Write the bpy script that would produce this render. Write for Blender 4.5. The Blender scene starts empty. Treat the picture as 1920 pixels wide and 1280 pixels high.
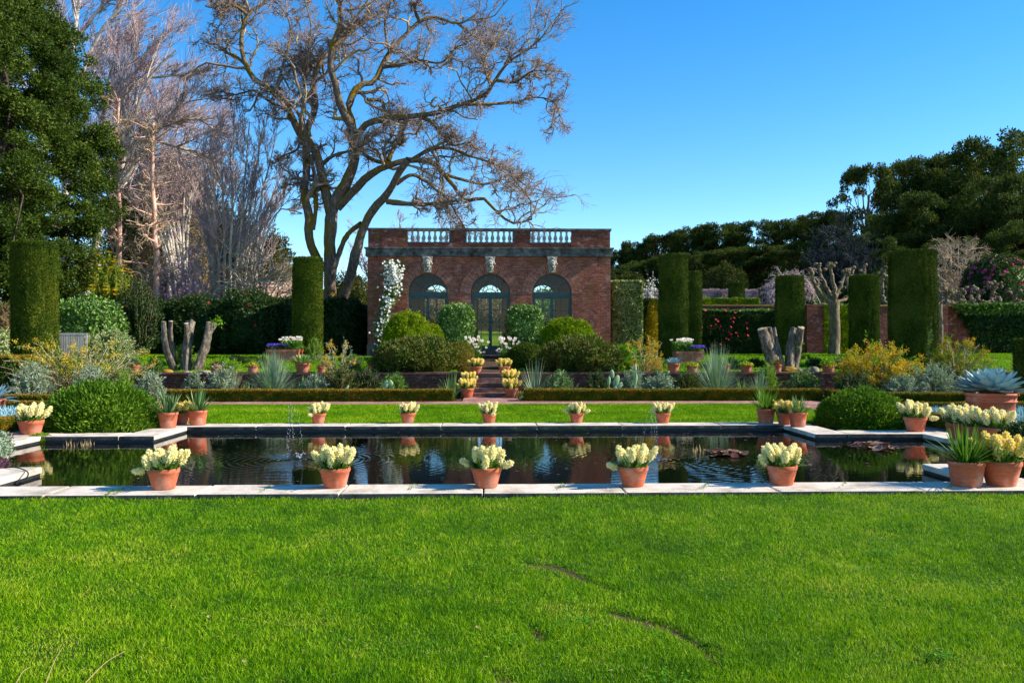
import bpy, math, random
import numpy as np
from mathutils import Vector, Matrix

SC = bpy.context.scene
COL = SC.collection
RNG = np.random.default_rng(11)
PI = math.pi
F = 1600.0                      # focal length in pixels of the 1920 wide frame
YAW = math.radians(1.6)
EYE = 1.6
HORIZON = 642.0
CY_, SY_ = math.cos(YAW), math.sin(YAW)

def ray(px, py):
    a, z = (px - 960.0) / F, -(py - HORIZON) / F
    return np.array([a * CY_ + SY_, -a * SY_ + CY_, z])

def W(px, py, Y):
    """point of the world plane at depth Y seen at a pixel"""
    d = ray(px, py)
    return np.array([0, 0, EYE]) + d * (Y / d[1])

def G(px, py, z=0.0):
    """point of the level plane z seen at a pixel"""
    d = ray(px, py)
    return np.array([0, 0, EYE]) + d * ((z - EYE) / d[2])

def M(px, Y):
    """length in metres of px pixels at depth Y"""
    return px * Y / F

def lin(r, g, b, k=1.0):
    f = lambda v: (v / 255 / 12.92) if v / 255 <= .04045 else ((v / 255 + .055) / 1.055) ** 2.4
    return (f(r) * k, f(g) * k, f(b) * k, 1.0)

# ------------------------------------------------------------------ terrain
def smooth(a, b, x):
    t = np.clip((np.asarray(x, float) - a) / (b - a), 0, 1)
    return t * t * (3 - 2 * t)

def gz(x, y):
    x = np.asarray(x, float); y = np.asarray(y, float)
    t = np.where(y < 27.25, -0.07, 0.60 + 0.40 * smooth(27.3, 36.0, y))
    hill = smooth(44, 60, y) * 1.35 * (1 - smooth(10, 16, np.abs(x))) + smooth(52, 100, y) * (0.4 + np.maximum(0, x) * 0.18) + smooth(100, 300, y) * 6
    return t + hill

def gz1(x, y): return float(gz(x, y))

# ------------------------------------------------------------------ mesh helpers
class Acc:
    """collects vertices and faces, then links them as ONE mesh object"""
    def __init__(s): s.V = []; s.Fs = []; s.n = 0
    def add(s, V, Fa, mi=0, sm=False):
        V = np.asarray(V, np.float32).reshape(-1, 3); Fa = np.asarray(Fa, np.int64)
        if len(Fa) == 0: return
        s.V.append(V); s.Fs.append((Fa + s.n, mi, sm)); s.n += len(V)
    def mesh(s, name, mats, origin=(0, 0, 0)):
        V = np.concatenate(s.V) - np.asarray(origin, np.float32)
        me = bpy.data.meshes.new(name)
        me.vertices.add(len(V)); me.vertices.foreach_set('co', V.astype(np.float32).ravel())
        L = np.concatenate([f.ravel() for f, _, _ in s.Fs])
        tot = np.concatenate([np.full(len(f), f.shape[1]) for f, _, _ in s.Fs])
        mi = np.concatenate([np.full(len(f), m) for f, m, _ in s.Fs])
        sm = np.concatenate([np.full(len(f), q) for f, _, q in s.Fs])
        me.loops.add(len(L)); me.loops.foreach_set('vertex_index', L.astype(np.int32))
        me.polygons.add(len(tot))
        st = np.concatenate([[0], np.cumsum(tot)[:-1]])
        me.polygons.foreach_set('loop_start', st.astype(np.int32))
        me.polygons.foreach_set('material_index', mi.astype(np.int32))
        me.polygons.foreach_set('use_smooth', sm.astype(bool))
        for m in (mats if isinstance(mats, (list, tuple)) else [mats]): me.materials.append(m)
        me.update(calc_edges=True); me.validate()
        return me
    def build(s, name, mats, parent=None, origin=(0, 0, 0), loc=None):
        """origin: world point that becomes the local origin (parent's own origin for a part)"""
        o = bpy.data.objects.new(name, s.mesh(name, mats, origin)); COL.objects.link(o)
        if parent is not None: o.parent = parent
        else: o.location = loc if loc is not None else origin
        return o

def tag(o, label, cat, group=None, kind=None):
    o['label'] = label; o['category'] = cat
    if group: o['group'] = group
    if kind: o['kind'] = kind
    return o

def setting(o, kind='structure'):
    o['kind'] = kind; return o

def thing(name, label, cat, loc, rz=0.0, group=None, kind=None):
    o = bpy.data.objects.new(name, None); COL.objects.link(o)
    o.empty_display_size = .1
    o.location = tuple(float(v) for v in loc); o.rotation_euler = (0, 0, rz)
    return tag(o, label, cat, group, kind)

def dup(o, loc, rz=0.0, sc=1.0, label=None, parent=None):
    c = o.copy(); COL.objects.link(c)
    if parent is None:
        c.location = tuple(float(v) for v in loc); c.rotation_euler = (0, 0, rz); c.scale = (sc,) * 3 if not isinstance(sc, tuple) else sc
        if label: c['label'] = label
    else: c.parent = parent
    for ch in KIDS(o): dup(ch, None, parent=c)
    return c
def KIDS(o): return [x for x in COL.objects if x.parent == o]

def nrm(v):
    v = np.asarray(v, float); return v / np.maximum(np.linalg.norm(v, axis=-1, keepdims=True), 1e-9)

def box(acc, x0, x1, y0, y1, z0, z1, mi=0):
    V = [(x0,y0,z0),(x1,y0,z0),(x1,y1,z0),(x0,y1,z0),(x0,y0,z1),(x1,y0,z1),(x1,y1,z1),(x0,y1,z1)]
    acc.add(V, [(0,3,2,1),(4,5,6,7),(0,1,5,4),(1,2,6,5),(2,3,7,6),(3,0,4,7)], mi)

def lathe(acc, prof, c=(0,0,0), n=28, mi=0, sm=True, cap=True):
    prof = np.asarray(prof, float); k = len(prof)
    a = np.arange(n) * 2 * PI / n
    V = np.stack([prof[:, None, 0] * np.cos(a), prof[:, None, 0] * np.sin(a), np.repeat(prof[:, 1:2], n, 1)], -1).reshape(-1, 3) + np.asarray(c)
    i, j = np.meshgrid(np.arange(k - 1), np.arange(n), indexing='ij'); j2 = (j + 1) % n
    acc.add(V, np.stack([i*n+j, i*n+j2, (i+1)*n+j2, (i+1)*n+j], -1).reshape(-1, 4), mi, sm)

def tubes(acc, P, R, S=5, mi=0, sm=True, cap=False):
    """P (N,K,3) centre lines, R (N,K) radii"""
    P = np.asarray(P, float); R = np.asarray(R, float)
    if P.ndim == 2: P = P[None]; R = R[None]
    N, K, _ = P.shape
    T = np.gradient(P, axis=1); T = nrm(T)
    m = nrm(T.mean(1)); ref = np.where(np.abs(m[:, 2:3]) < .8, np.array([[0, 0, 1.]]), np.array([[0.2, 1., 0]]))
    ref = nrm(ref + .15 * np.sin(np.arange(N))[:, None])
    U = nrm(np.cross(T, ref[:, None, :])); Vv = np.cross(T, U)
    a = np.arange(S) * 2 * PI / S
    ring = P[:, :, None] + R[:, :, None, None] * (np.cos(a)[:, None] * U[:, :, None] + np.sin(a)[:, None] * Vv[:, :, None])
    V = ring.reshape(-1, 3)
    n, k, s = np.meshgrid(np.arange(N), np.arange(K - 1), np.arange(S), indexing='ij'); s2 = (s + 1) % S
    b = n * K * S
    acc.add(V, np.stack([b+k*S+s, b+k*S+s2, b+(k+1)*S+s2, b+(k+1)*S+s], -1).reshape(-1, 4), mi, sm)
    if cap:
        for q in range(N):
            for e in (0, K - 1):
                idx = q*K*S + e*S + np.arange(S)
                acc.add(V[idx], [list(range(S)) if e else list(range(S))[::-1]], mi)

def resample(pts, k):
    pts = np.asarray(pts, float)
    if len(pts) > 2:                                   # Catmull-Rom, then even spacing
        p = np.vstack([2*pts[0]-pts[1], pts, 2*pts[-1]-pts[-2]]); out = []
        for i in range(1, len(p) - 2):
            for t in np.linspace(0, 1, 8, endpoint=False):
                a, b, c, d = p[i-1], p[i], p[i+1], p[i+2]
                out.append(.5*((2*b)+(-a+c)*t+(2*a-5*b+4*c-d)*t*t+(-a+3*b-3*c+d)*t**3))
        out.append(pts[-1]); pts = np.array(out)
    s = np.concatenate([[0], np.cumsum(np.linalg.norm(np.diff(pts[:, :3], axis=0), axis=1))])
    q = np.linspace(0, s[-1], k)
    return np.stack([np.interp(q, s, pts[:, i]) for i in range(pts.shape[1])], 1)

def grow(P, R, n, t0, t1, ratio, ang, trop, wig, K, rr, tip, rng, keep=1.0, lo=.6, hi=1.2, taper=.5, absl=None):
    """child branches along parent centre lines, all at once"""
    P = np.asarray(P); N, K0, _ = P.shape
    idx = np.repeat(np.arange(N), n)
    if keep < 1: idx = idx[rng.random(len(idx)) < keep]
    t = t0 + (t1 - t0) * rng.random(len(idx)); f = t * (K0 - 1); i = np.minimum(f.astype(int), K0 - 2); u = (f - i)[:, None]
    p = P[idx, i] * (1-u) + P[idx, i+1] * u; tan = nrm(P[idx, i+1] - P[idx, i])
    rp = R[idx, i] * (1-u[:, 0]) + R[idx, i+1] * u[:, 0]
    q = nrm(np.cross(tan, rng.normal(size=tan.shape)))
    a = np.radians(ang[0] + (ang[1] - ang[0]) * rng.random(len(idx)))[:, None]
    d = nrm(np.cos(a) * tan + np.sin(a) * q)
    plen = np.linalg.norm(np.diff(P, axis=1), axis=2).sum(1)
    L = (plen[idx] * ratio * (1 - taper * t) if absl is None else absl * np.ones(len(idx))) * (lo + (hi - lo) * rng.random(len(idx)))
    out = [p]
    for k in range(K - 1):
        d = nrm(d + wig * rng.normal(size=d.shape) + np.asarray(trop) / (K - 1))
        p = p + d * (L / (K - 1))[:, None]; out.append(p)
    PP = np.stack(out, 1); r0 = np.minimum(rp * rr, rp * .95)
    s = np.linspace(0, 1, K)[None]
    return PP, np.maximum(r0[:, None] * (1 - s) + tip * s, tip)

def leafs(acc, P, D, U, L, Wd, fold=.0, mi=0):
    P = np.asarray(P); n = len(P)
    L = np.broadcast_to(np.asarray(L, float), (n,))[:, None]; Wd = np.broadcast_to(np.asarray(Wd, float), (n,))[:, None]
    b = nrm(np.cross(D, U)); nn = np.cross(b, D); m = P + D * L * .5 + nn * fold * L
    V = np.stack([P, m + b * Wd * .5, P + D * L, m - b * Wd * .5], 1).reshape(-1, 3)
    acc.add(V, np.arange(4 * n).reshape(n, 4), mi)

def foliage(acc, P, N, L, asp=.5, out=.5, up=.3, jit=0.0, flat=.6, mi=0, rng=RNG, fold=.08, var=.35, rnd=.8):
    n = len(P); N = nrm(N)
    D = nrm(rng.normal(size=(n, 3)) * rnd + N * out + np.array([0, 0, up]))
    U = nrm(rng.normal(size=(n, 3)) * flat + N)
    l = L * (1 - var + 2 * var * rng.random(n))
    leafs(acc, np.asarray(P) - N * (jit * rng.random(n))[:, None], D, U, l, l * asp, fold, mi)

def wob(P, s, seed=0, oct=2):
    """smooth pseudo noise in about -1..1"""
    r = np.random.default_rng(abs(int(seed))); P = np.asarray(P, float); v = np.zeros(P.shape[:-1]); a = 1.0; tot = 0
    for o in range(oct):
        q = np.zeros_like(v)
        for _ in range(5):
            k = r.normal(size=3); q += np.sin(P @ (k * s * 1.5) + r.random() * 6.28)
        v += a * q / 3.2; tot += a; a *= .5; s *= 2.1
    return v / tot

def sphere_dirs(n, rng, zmin=-1.0):
    z = zmin + (1 - zmin) * rng.random(n); a = rng.random(n) * 2 * PI; r = np.sqrt(np.maximum(0, 1 - z * z))
    return np.stack([r * np.cos(a), r * np.sin(a), z], 1)

def dome_pts(n, c, rx, ry, rz, rng, lump=.06, ls=2.0, seed=0, zmin=-.15, power=1.0):
    d = sphere_dirs(n, rng, zmin)
    if power < .9:                                     # even cover on a boxy form
        q = rng.uniform(-1, 1, (n * 2, 3)); ax = rng.integers(0, 3, n * 2); q[np.arange(n * 2), ax] = np.sign(q[np.arange(n * 2), ax])
        e = q / (np.sum(np.abs(q) ** (2 / power), 1) ** (power / 2))[:, None]; d = np.sign(e) * np.abs(e) ** (1 / power); d = nrm(d); d = d[d[:, 2] > zmin][:n]
        d = np.r_[d, sphere_dirs(n - len(d), rng, zmin)] if len(d) < n else d
    k = 1 + lump * wob(d, ls, seed, 3) + .35 * lump * wob(d, ls * 4.5, seed + 3)
    s = np.array([rx, ry, rz])
    e = np.sign(d) * np.abs(d) ** power
    P = np.asarray(c) + e * s * k[:, None]
    return P, nrm(d / s)

def dome_core(acc, c, rx, ry, rz, k=.9, mi=0, lump=.06, ls=2.0, seed=0, power=1.0):
    n, m = 24, 14
    a = np.arange(n) * 2 * PI / n; t = np.linspace(PI/2, -PI/2 * .35, m)
    d = np.stack([np.cos(t)[:, None]*np.cos(a), np.cos(t)[:, None]*np.sin(a), np.repeat(np.sin(t)[:, None], n, 1)], -1)
    q = (1 + lump * wob(d, ls, seed, 3)) * k
    V = np.asarray(c) + np.sign(d) * np.abs(d) ** power * np.array([rx, ry, rz]) * q[..., None]
    i, j = np.meshgrid(np.arange(m-1), np.arange(n), indexing='ij'); j2 = (j+1) % n
    acc.add(V.reshape(-1, 3), np.stack([i*n+j, (i+1)*n+j, (i+1)*n+j2, i*n+j2], -1).reshape(-1, 4), mi, True)

def ribbons(acc, P, D, L, Wd, droop=.3, K=5, mi=0, prof='grass', fold=0.0, roll=None, side=None):
    P = np.asarray(P, float); n = len(P); D = nrm(D)
    L = np.broadcast_to(np.asarray(L, float), (n,)); Wd = np.broadcast_to(np.asarray(Wd, float), (n,)); dr = np.broadcast_to(np.asarray(droop, float), (n,))
    t = np.linspace(0, 1, K + 1)
    C = P[:, None] + D[:, None] * (L[:, None] * t)[..., None]; C[..., 2] -= (dr * L)[:, None] * t ** 2
    T = nrm(np.gradient(C, axis=1))
    b = nrm(np.cross(D, np.array([0.02, 0.03, 1.0])))
    if side is not None: b = nrm(b + side)
    b = np.repeat(b[:, None], K + 1, 1)
    if prof == 'grass': w = np.clip(1.05 - t ** 1.6, .04, 1)
    elif prof == 'agave': w = np.interp(t, [0, .2, .55, .8, .93, 1], [.55, .75, 1, .72, .3, .02])
    elif prof == 'strap': w = np.interp(t, [0, .3, .7, .9, 1], [.8, 1, .8, .42, .03])
    h = b * (Wd[:, None] * w)[..., None] * .5
    nn = np.cross(b, T)
    if fold:
        V = np.stack([C - h + nn * (Wd[:, None] * w * fold)[..., None], C, C + h + nn * (Wd[:, None] * w * fold)[..., None]], 2)
        q, k, s = np.meshgrid(np.arange(n), np.arange(K), np.arange(2), indexing='ij'); b0 = q*(K+1)*3 + k*3 + s
        acc.add(V.reshape(-1, 3), np.stack([b0, b0+1, b0+4, b0+3], -1).reshape(-1, 4), mi, True)
    else:
        V = np.stack([C - h, C + h], 2)
        q, k = np.meshgrid(np.arange(n), np.arange(K), indexing='ij'); b0 = q*(K+1)*2 + k*2
        acc.add(V.reshape(-1, 3), np.stack([b0, b0+1, b0+3, b0+2], -1).reshape(-1, 4), mi, True)

# ------------------------------------------------------------------ materials
class NT:
    def __init__(s, name):
        s.m = bpy.data.materials.new(name); s.m.use_nodes = True; s.t = s.m.node_tree
        s.b = s.t.nodes['Principled BSDF']; s.out = s.t.nodes['Material Output']
    def n(s, t, **k):
        q = s.t.nodes.new(t)
        for a, v in k.items(): setattr(q, a, v)
        return q
    def l(s, a, b): s.t.links.new(a, b)
    def coord(s, which='Object'): return s.n('ShaderNodeTexCoord').outputs[which]
    def noise(s, scale, detail=4, rough=.6, vec=None, stretch=None):
        q = s.n('ShaderNodeTexNoise'); q.inputs['Scale'].default_value = scale; q.inputs['Detail'].default_value = detail; q.inputs['Roughness'].default_value = rough
        v = vec if vec is not None else s.coord()
        if stretch:
            mp = s.n('ShaderNodeMapping'); mp.inputs['Scale'].default_value = stretch; s.l(v, mp.inputs[0]); v = mp.outputs[0]
        s.l(v, q.inputs['Vector']); return q.outputs['Fac']
    def ramp(s, fac, stops):
        q = s.n('ShaderNodeValToRGB'); e = q.color_ramp.elements
        while len(e) < len(stops): e.new(.5)
        for el, (p, c) in zip(e, stops): el.position = p; el.color = c
        s.l(fac, q.inputs[0]); return q.outputs[0]
    def mix(s, fac, a, b, mode='MIX'):
        q = s.n('ShaderNodeMix', data_type='RGBA', blend_type=mode)
        for sock, v in ((q.inputs[0], fac), (q.inputs[6], a), (q.inputs[7], b)):
            if hasattr(v, 'is_linked') or hasattr(v, 'links'): s.l(v, sock)
            else: sock.default_value = v
        return q.outputs[2]
    def math(s, op, a, b=0.0, c=0.0):
        q = s.n('ShaderNodeMath', operation=op)
        for sock, v in zip(q.inputs, (a, b, c)):
            if hasattr(v, 'links'): s.l(v, sock)
            else: sock.default_value = v
        return q.outputs[0]
    def bump(s, h, strength=.5, dist=.02):
        q = s.n('ShaderNodeBump'); q.inputs['Strength'].default_value = strength; q.inputs['Distance'].default_value = dist
        s.l(h, q.inputs['Height']); s.l(q.outputs[0], s.b.inputs['Normal']); return q
    def set(s, rough=.8, spec=.3, **k):
        s.b.inputs['Roughness'].default_value = rough; s.b.inputs['Specular IOR Level'].default_value = spec
        for a, v in k.items(): s.b.inputs[a].default_value = v
        return s
    def col(s, v):
        if hasattr(v, 'links'): s.l(v, s.b.inputs['Base Color'])
        else: s.b.inputs['Base Color'].default_value = v
        return s

def leafmat(name, cols, ns=1.5, trans=.3, rough=.5, spec=.25, nmix=.5):
    """foliage: colour varies leaf by leaf and in soft patches; light passes through"""
    t = NT(name); isl = t.n('ShaderNodeNewGeometry').outputs['Random Per Island']
    nz = t.noise(ns, 2)
    nz2 = t.math('MULTIPLY_ADD', nz, 2.2, -.6)
    f = t.math('ADD', t.math('MULTIPLY', isl, 1 - nmix), t.math('MULTIPLY', nz2, nmix))
    k = len(cols); c = t.ramp(f, [(.12 + .76 * i / max(1, k - 1), cc) for i, cc in enumerate(cols)])
    t.col(c).set(min(.8, rough + .12), spec * .45)
    trans *= .8
    tr = t.n('ShaderNodeBsdfTranslucent'); t.l(t.mix(.35, c, lin(150, 190, 20), 'MIX') if trans > .0 else c, tr.inputs[0])
    ms = t.n('ShaderNodeMixShader'); ms.inputs[0].default_value = trans
    t.l(t.b.outputs[0], ms.inputs[1]); t.l(tr.outputs[0], ms.inputs[2]); t.l(ms.outputs[0], t.out.inputs[0])
    return t.m

def petalmat(name, cols, trans=.35):
    t = NT(name); isl = t.n('ShaderNodeNewGeometry').outputs['Random Per Island']
    k = len(cols); c = t.ramp(isl, [(.05 + .9 * i / max(1, k - 1), cc) for i, cc in enumerate(cols)])
    t.col(c).set(.6, .2)
    tr = t.n('ShaderNodeBsdfTranslucent'); t.l(c, tr.inputs[0])
    ms = t.n('ShaderNodeMixShader'); ms.inputs[0].default_value = trans
    t.l(t.b.outputs[0], ms.inputs[1]); t.l(tr.outputs[0], ms.inputs[2]); t.l(ms.outputs[0], t.out.inputs[0])
    return t.m

def noisemat(name, stops, scale=8, rough=.85, spec=.25, bump=.4, bd=.01, stretch=None, detail=6):
    t = NT(name); f = t.noise(scale, detail, .65, stretch=stretch); t.col(t.ramp(f, stops)).set(rough, spec)
    if bump: t.bump(f, bump, bd)
    return t.m

def brickmat(name, plane='xz', cols=None, bw=.22, bh=.072, stain=True, polar=False, mossy=.0):
    t = NT(name); co = t.coord(); sx = t.n('ShaderNodeSeparateXYZ'); t.l(co, sx.inputs[0]); cb = t.n('ShaderNodeCombineXYZ')
    x, y, z = sx.outputs
    if polar:
        ang = t.math('ARCTAN2', z, x); r = t.math('SQRT', t.math('ADD', t.math('MULTIPLY', x, x), t.math('MULTIPLY', z, z)))
        t.l(r, cb.inputs[0]); t.l(t.math('MULTIPLY', ang, 1.05), cb.inputs[1])
    elif plane == 'xz': t.l(t.math('ADD', x, y), cb.inputs[0]); t.l(z, cb.inputs[1])
    else: t.l(x, cb.inputs[0]); t.l(y, cb.inputs[1])
    bt = t.n('ShaderNodeTexBrick'); t.l(cb.outputs[0], bt.inputs['Vector'])
    bt.inputs['Scale'].default_value = 1; bt.inputs['Brick Width'].default_value = bw; bt.inputs['Row Height'].default_value = bh
    bt.inputs['Mortar Size'].default_value = .007; bt.inputs['Mortar Smooth'].default_value = .3; bt.inputs['Bias'].default_value = 0
    c1, c2, cm = cols or (lin(168, 82, 62), lin(118, 52, 46), lin(150, 128, 112))
    bt.inputs['Color1'].default_value = c1; bt.inputs['Color2'].default_value = c2; bt.inputs['Mortar'].default_value = cm
    c = bt.outputs['Color']
    n1 = t.noise(1.3, 6, .7); c = t.mix(t.ramp(n1, [(.35, (0, 0, 0, 1)), (.75, (.75, .75, .75, 1))]), c, lin(92, 42, 34)); cv = t.noise(3.2, 3, .8, vec=cb.outputs[0], stretch=(1.5, 4.6, 1)); c = t.mix(t.ramp(cv, [(.40, (.38, .38, .38, 1)), (.50, (0, 0, 0, 1))]), c, lin(72, 38, 32)); c = t.mix(t.ramp(cv, [(.56, (0, 0, 0, 1)), (.70, (.5, .5, .5, 1))]), c, lin(196, 128, 100))
    if stain:
        n2 = t.noise(2.6, 8, .75, stretch=(1, 1, 1.6)); c = t.mix(t.ramp(n2, [(.54, (0, 0, 0, 1)), (.70, (.6, .6, .6, 1))]), c, lin(194, 170, 160))
        n3 = t.noise(.9, 5, .7, stretch=(1.7, 1.7, .5)); c = t.mix(t.ramp(n3, [(.60 - mossy, (0, 0, 0, 1)), (.74 - mossy, (.6, .6, .6, 1))]), c, lin(110, 88, 30))
    t.col(c).set(.88, .2); t.bump(t.math('MULTIPLY', bt.outputs['Fac'], -1.0), .6, .008)
    return t.m
# ------------------------------------------------------------------ palette
t = NT('grass_blades'); isl = t.n('ShaderNodeNewGeometry').outputs['Random Per Island']
f = t.math('ADD', t.math('MULTIPLY', isl, .45), t.math('ADD', t.math('MULTIPLY_ADD', t.noise(.55, 4, .65), 1.5, -.56), t.math('MULTIPLY_ADD', t.noise(4.5, 2), .7, -.25)))
c = t.ramp(f, [(.08, lin(40, 84, 2)), (.30, lin(80, 130, 2)), (.50, lin(112, 156, 2)), (.74, lin(144, 174, 6)), (.97, lin(190, 190, 66))])
t.col(c).set(.5, .12); tr = t.n('ShaderNodeBsdfTranslucent'); t.l(t.mix(.3, c, lin(150, 190, 10)), tr.inputs[0]); ms = t.n('ShaderNodeMixShader'); ms.inputs[0].default_value = .32; t.l(t.b.outputs[0], ms.inputs[1]); t.l(tr.outputs[0], ms.inputs[2]); t.l(ms.outputs[0], t.out.inputs[0]); GRASS = t.m
TURF = noisemat('turf', [(.3, lin(60, 88, 8)), (.55, lin(84, 118, 8)), (.75, lin(100, 98, 34))], 9, .9, .1, .6, .03)
SOIL = noisemat('soil', [(.3, lin(52, 40, 28)), (.6, lin(86, 68, 50)), (.8, lin(62, 74, 34))], 5, .95, .1, .8, .03)
STONE = None
t = NT('limestone'); a = t.noise(55, 8, .75); b = t.noise(2.2, 6, .7); c = t.ramp(a, [(.3, lin(182, 166, 146)), (.55, lin(216, 202, 184)), (.8, lin(230, 218, 202))])
c = t.mix(t.ramp(b, [(.46, (0, 0, 0, 1)), (.66, (.85, .85, .85, 1))]), c, lin(142, 130, 108)); c = t.mix(t.ramp(t.noise(14, 5, .7), [(.60, (0, 0, 0, 1)), (.68, (.6, .6, .6, 1))]), c, lin(104, 96, 78))
t.col(c).set(.85, .25); t.bump(a, .35, .006); STONE = t.m
t = NT('wet_stone'); a = t.noise(14, 8, .7); c = t.ramp(a, [(.3, lin(26, 28, 30)), (.6, lin(52, 54, 54)), (.8, lin(78, 82, 66))]); t.col(c).set(.45, .4); t.bump(a, .5, .01); WETSTONE = t.m
PAVER = brickmat('path_brick', 'xy', (lin(196, 150, 136), lin(160, 112, 100), lin(140, 124, 108)), .22, .11, False)
BRICK = brickmat('facade_brick', 'xz', (lin(176, 100, 72), lin(130, 66, 48), lin(156, 130, 110)), mossy=.06)
BRICKD = brickmat('terrace_brick', 'xz', (lin(128, 72, 56), lin(92, 50, 40), lin(104, 88, 70)), mossy=.06)
STEPBRICK = brickmat('step_brick', 'xz', (lin(142, 106, 90), lin(112, 82, 70), lin(116, 104, 90)), .22, .11, True)
RINGBRICK = brickmat('arch_brick', cols=(lin(204, 122, 90), lin(136, 70, 52), lin(184, 160, 140)), bw=.3, bh=.075, polar=True)
CASTSTONE = noisemat('cast_stone', [(.32, lin(44, 40, 34)), (.52, lin(92, 92, 88)), (.75, lin(142, 140, 132))], 3.2, .9, .2, .5, .02, stretch=(1, 1, 1.2))
PALESTONE = noisemat('pale_carved_stone', [(.3, lin(92, 86, 76)), (.55, lin(164, 158, 144)), (.8, lin(198, 192, 178))], 9, .9, .2, .4, .01)
BALSTONE = noisemat('baluster_stone', [(.25, lin(120, 120, 116)), (.6, lin(178, 178, 172)), (.85, lin(204, 202, 194))], 7, .85, .2, .3, .01)
TEAL = noisemat('teal_paint', [(.3, lin(36, 66, 64)), (.7, lin(52, 88, 86))], 6, .45, .4, .1, .003)
OCHRE = noisemat('plaster_ochre', [(.3, lin(190, 128, 74)), (.7, lin(214, 152, 96))], 2, .9, .1, .1, .01)
TERRA = None
t = NT('terracotta'); a = t.noise(16, 6, .7, stretch=(1, 1, 3)); b = t.noise(4, 4, .6)
inf = t.n('ShaderNodeObjectInfo').outputs['Random']
c = t.ramp(a, [(.25, lin(168, 84, 54)), (.55, lin(198, 106, 72)), (.85, lin(212, 134, 100))])
c = t.mix(t.ramp(b, [(.50, (0, 0, 0, 1)), (.75, (.8, .8, .8, 1))]), c, lin(212, 176, 154)); c = t.mix(t.ramp(t.noise(7, 6, .75), [(.56, (0, 0, 0, 1)), (.70, (.6, .6, .6, 1))]), c, lin(120, 84, 58))
c = t.mix(t.math('MULTIPLY', inf, .35), c, lin(150, 80, 60))
t.col(c).set(.82, .25); t.bump(a, .25, .004); TERRA = t.m
POTSOIL = noisemat('potting_soil', [(.3, lin(40, 30, 22)), (.7, lin(70, 54, 40))], 40, .95, .1, .8, .01)
IRON = NT('dark_iron').col(lin(22, 24, 26)).set(.5, .4).m
BARK = None
def barkmat(name, d, m, l, moss=None, mossamt=.5, scale=7):
    t = NT(name); a = t.noise(scale, 8, .75, stretch=(1, 1, .35)); c = t.ramp(a, [(.3, d), (.5, m), (.72, l)])
    if moss:
        g = t.n('ShaderNodeNewGeometry'); sx = t.n('ShaderNodeSeparateXYZ'); t.l(g.outputs['Normal'], sx.inputs[0])
        f = t.math('ADD', t.math('MULTIPLY', sx.outputs[2], .28), t.noise(.9, 5, .7))
        c = t.mix(t.ramp(f, [(.72 - mossamt * .4, (0, 0, 0, 1)), (.84 - mossamt * .4, (.95, .95, .95, 1))]), c, moss)
    t.col(c).set(.92, .15); t.bump(a, .8, .03); return t.m
OAKBARK = barkmat('oak_bark', lin(62, 50, 42), lin(104, 90, 78), lin(150, 136, 120), lin(122, 98, 14), .60, 9)
OAKTWIG = noisemat('oak_twig', [(.3, lin(104, 88, 74)), (.5, lin(146, 126, 108)), (.66, lin(170, 164, 112))], 1.4, .9, .1, 0)
PALEBARK = barkmat('pale_bark', lin(120, 108, 94), lin(186, 174, 158), lin(222, 214, 202), lin(150, 150, 90), .15, 4)
OAKFINE = noisemat('oak_fine_twig', [(.3, lin(124, 106, 102)), (.55, lin(160, 140, 134)), (.75, lin(168, 160, 126))], .9, .9, .1, 0)
TWIGP = noisemat('purple_twig', [(.3, lin(154, 130, 130)), (.55, lin(188, 164, 162)), (.75, lin(206, 188, 176))], .5, .9, .1, 0)
TWIGT = noisemat('tan_twig', [(.3, lin(128, 108, 84)), (.6, lin(182, 162, 132)), (.8, lin(204, 188, 158))], .6, .9, .1, 0)
TWIGB = noisemat('grey_twig', [(.3, lin(40, 46, 50)), (.7, lin(66, 72, 72))], .6, .9, .1, 0)
REDBARK = barkmat('reddish_bark', lin(164, 116, 94), lin(214, 168, 144), lin(238, 214, 198), None, .1, 5)
PLANEBARK = barkmat('plane_bark', lin(64, 54, 42), lin(116, 100, 78), lin(176, 162, 134), lin(96, 88, 40), .2, 7)
DARKBARK = barkmat('dark_bark', lin(40, 34, 28), lin(72, 62, 52), lin(104, 94, 82))
MOSSROCK = noisemat('mossy_rock', [(.3, lin(120, 92, 30)), (.6, lin(168, 128, 40)), (.8, lin(110, 104, 50))], 6, .9, .2, .8, .02)
STUMPB = barkmat('stump_wood', lin(40, 34, 28), lin(104, 92, 78), lin(180, 168, 148), None, .2, 12)
CUTWOOD = noisemat('cut_wood', [(.3, lin(150, 128, 98)), (.7, lin(196, 176, 142))], 12, .9, .1, .3, .01)
GREYWOOD = noisemat('weathered_wood', [(.3, lin(128, 120, 112)), (.7, lin(184, 176, 168))], 10, .85, .2, .3, .004, stretch=(1, 1, .2))
ROCK = noisemat('rock', [(.3, lin(96, 88, 72)), (.6, lin(150, 140, 118)), (.8, lin(120, 118, 60))], 6, .9, .2, .8, .02)

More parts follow.
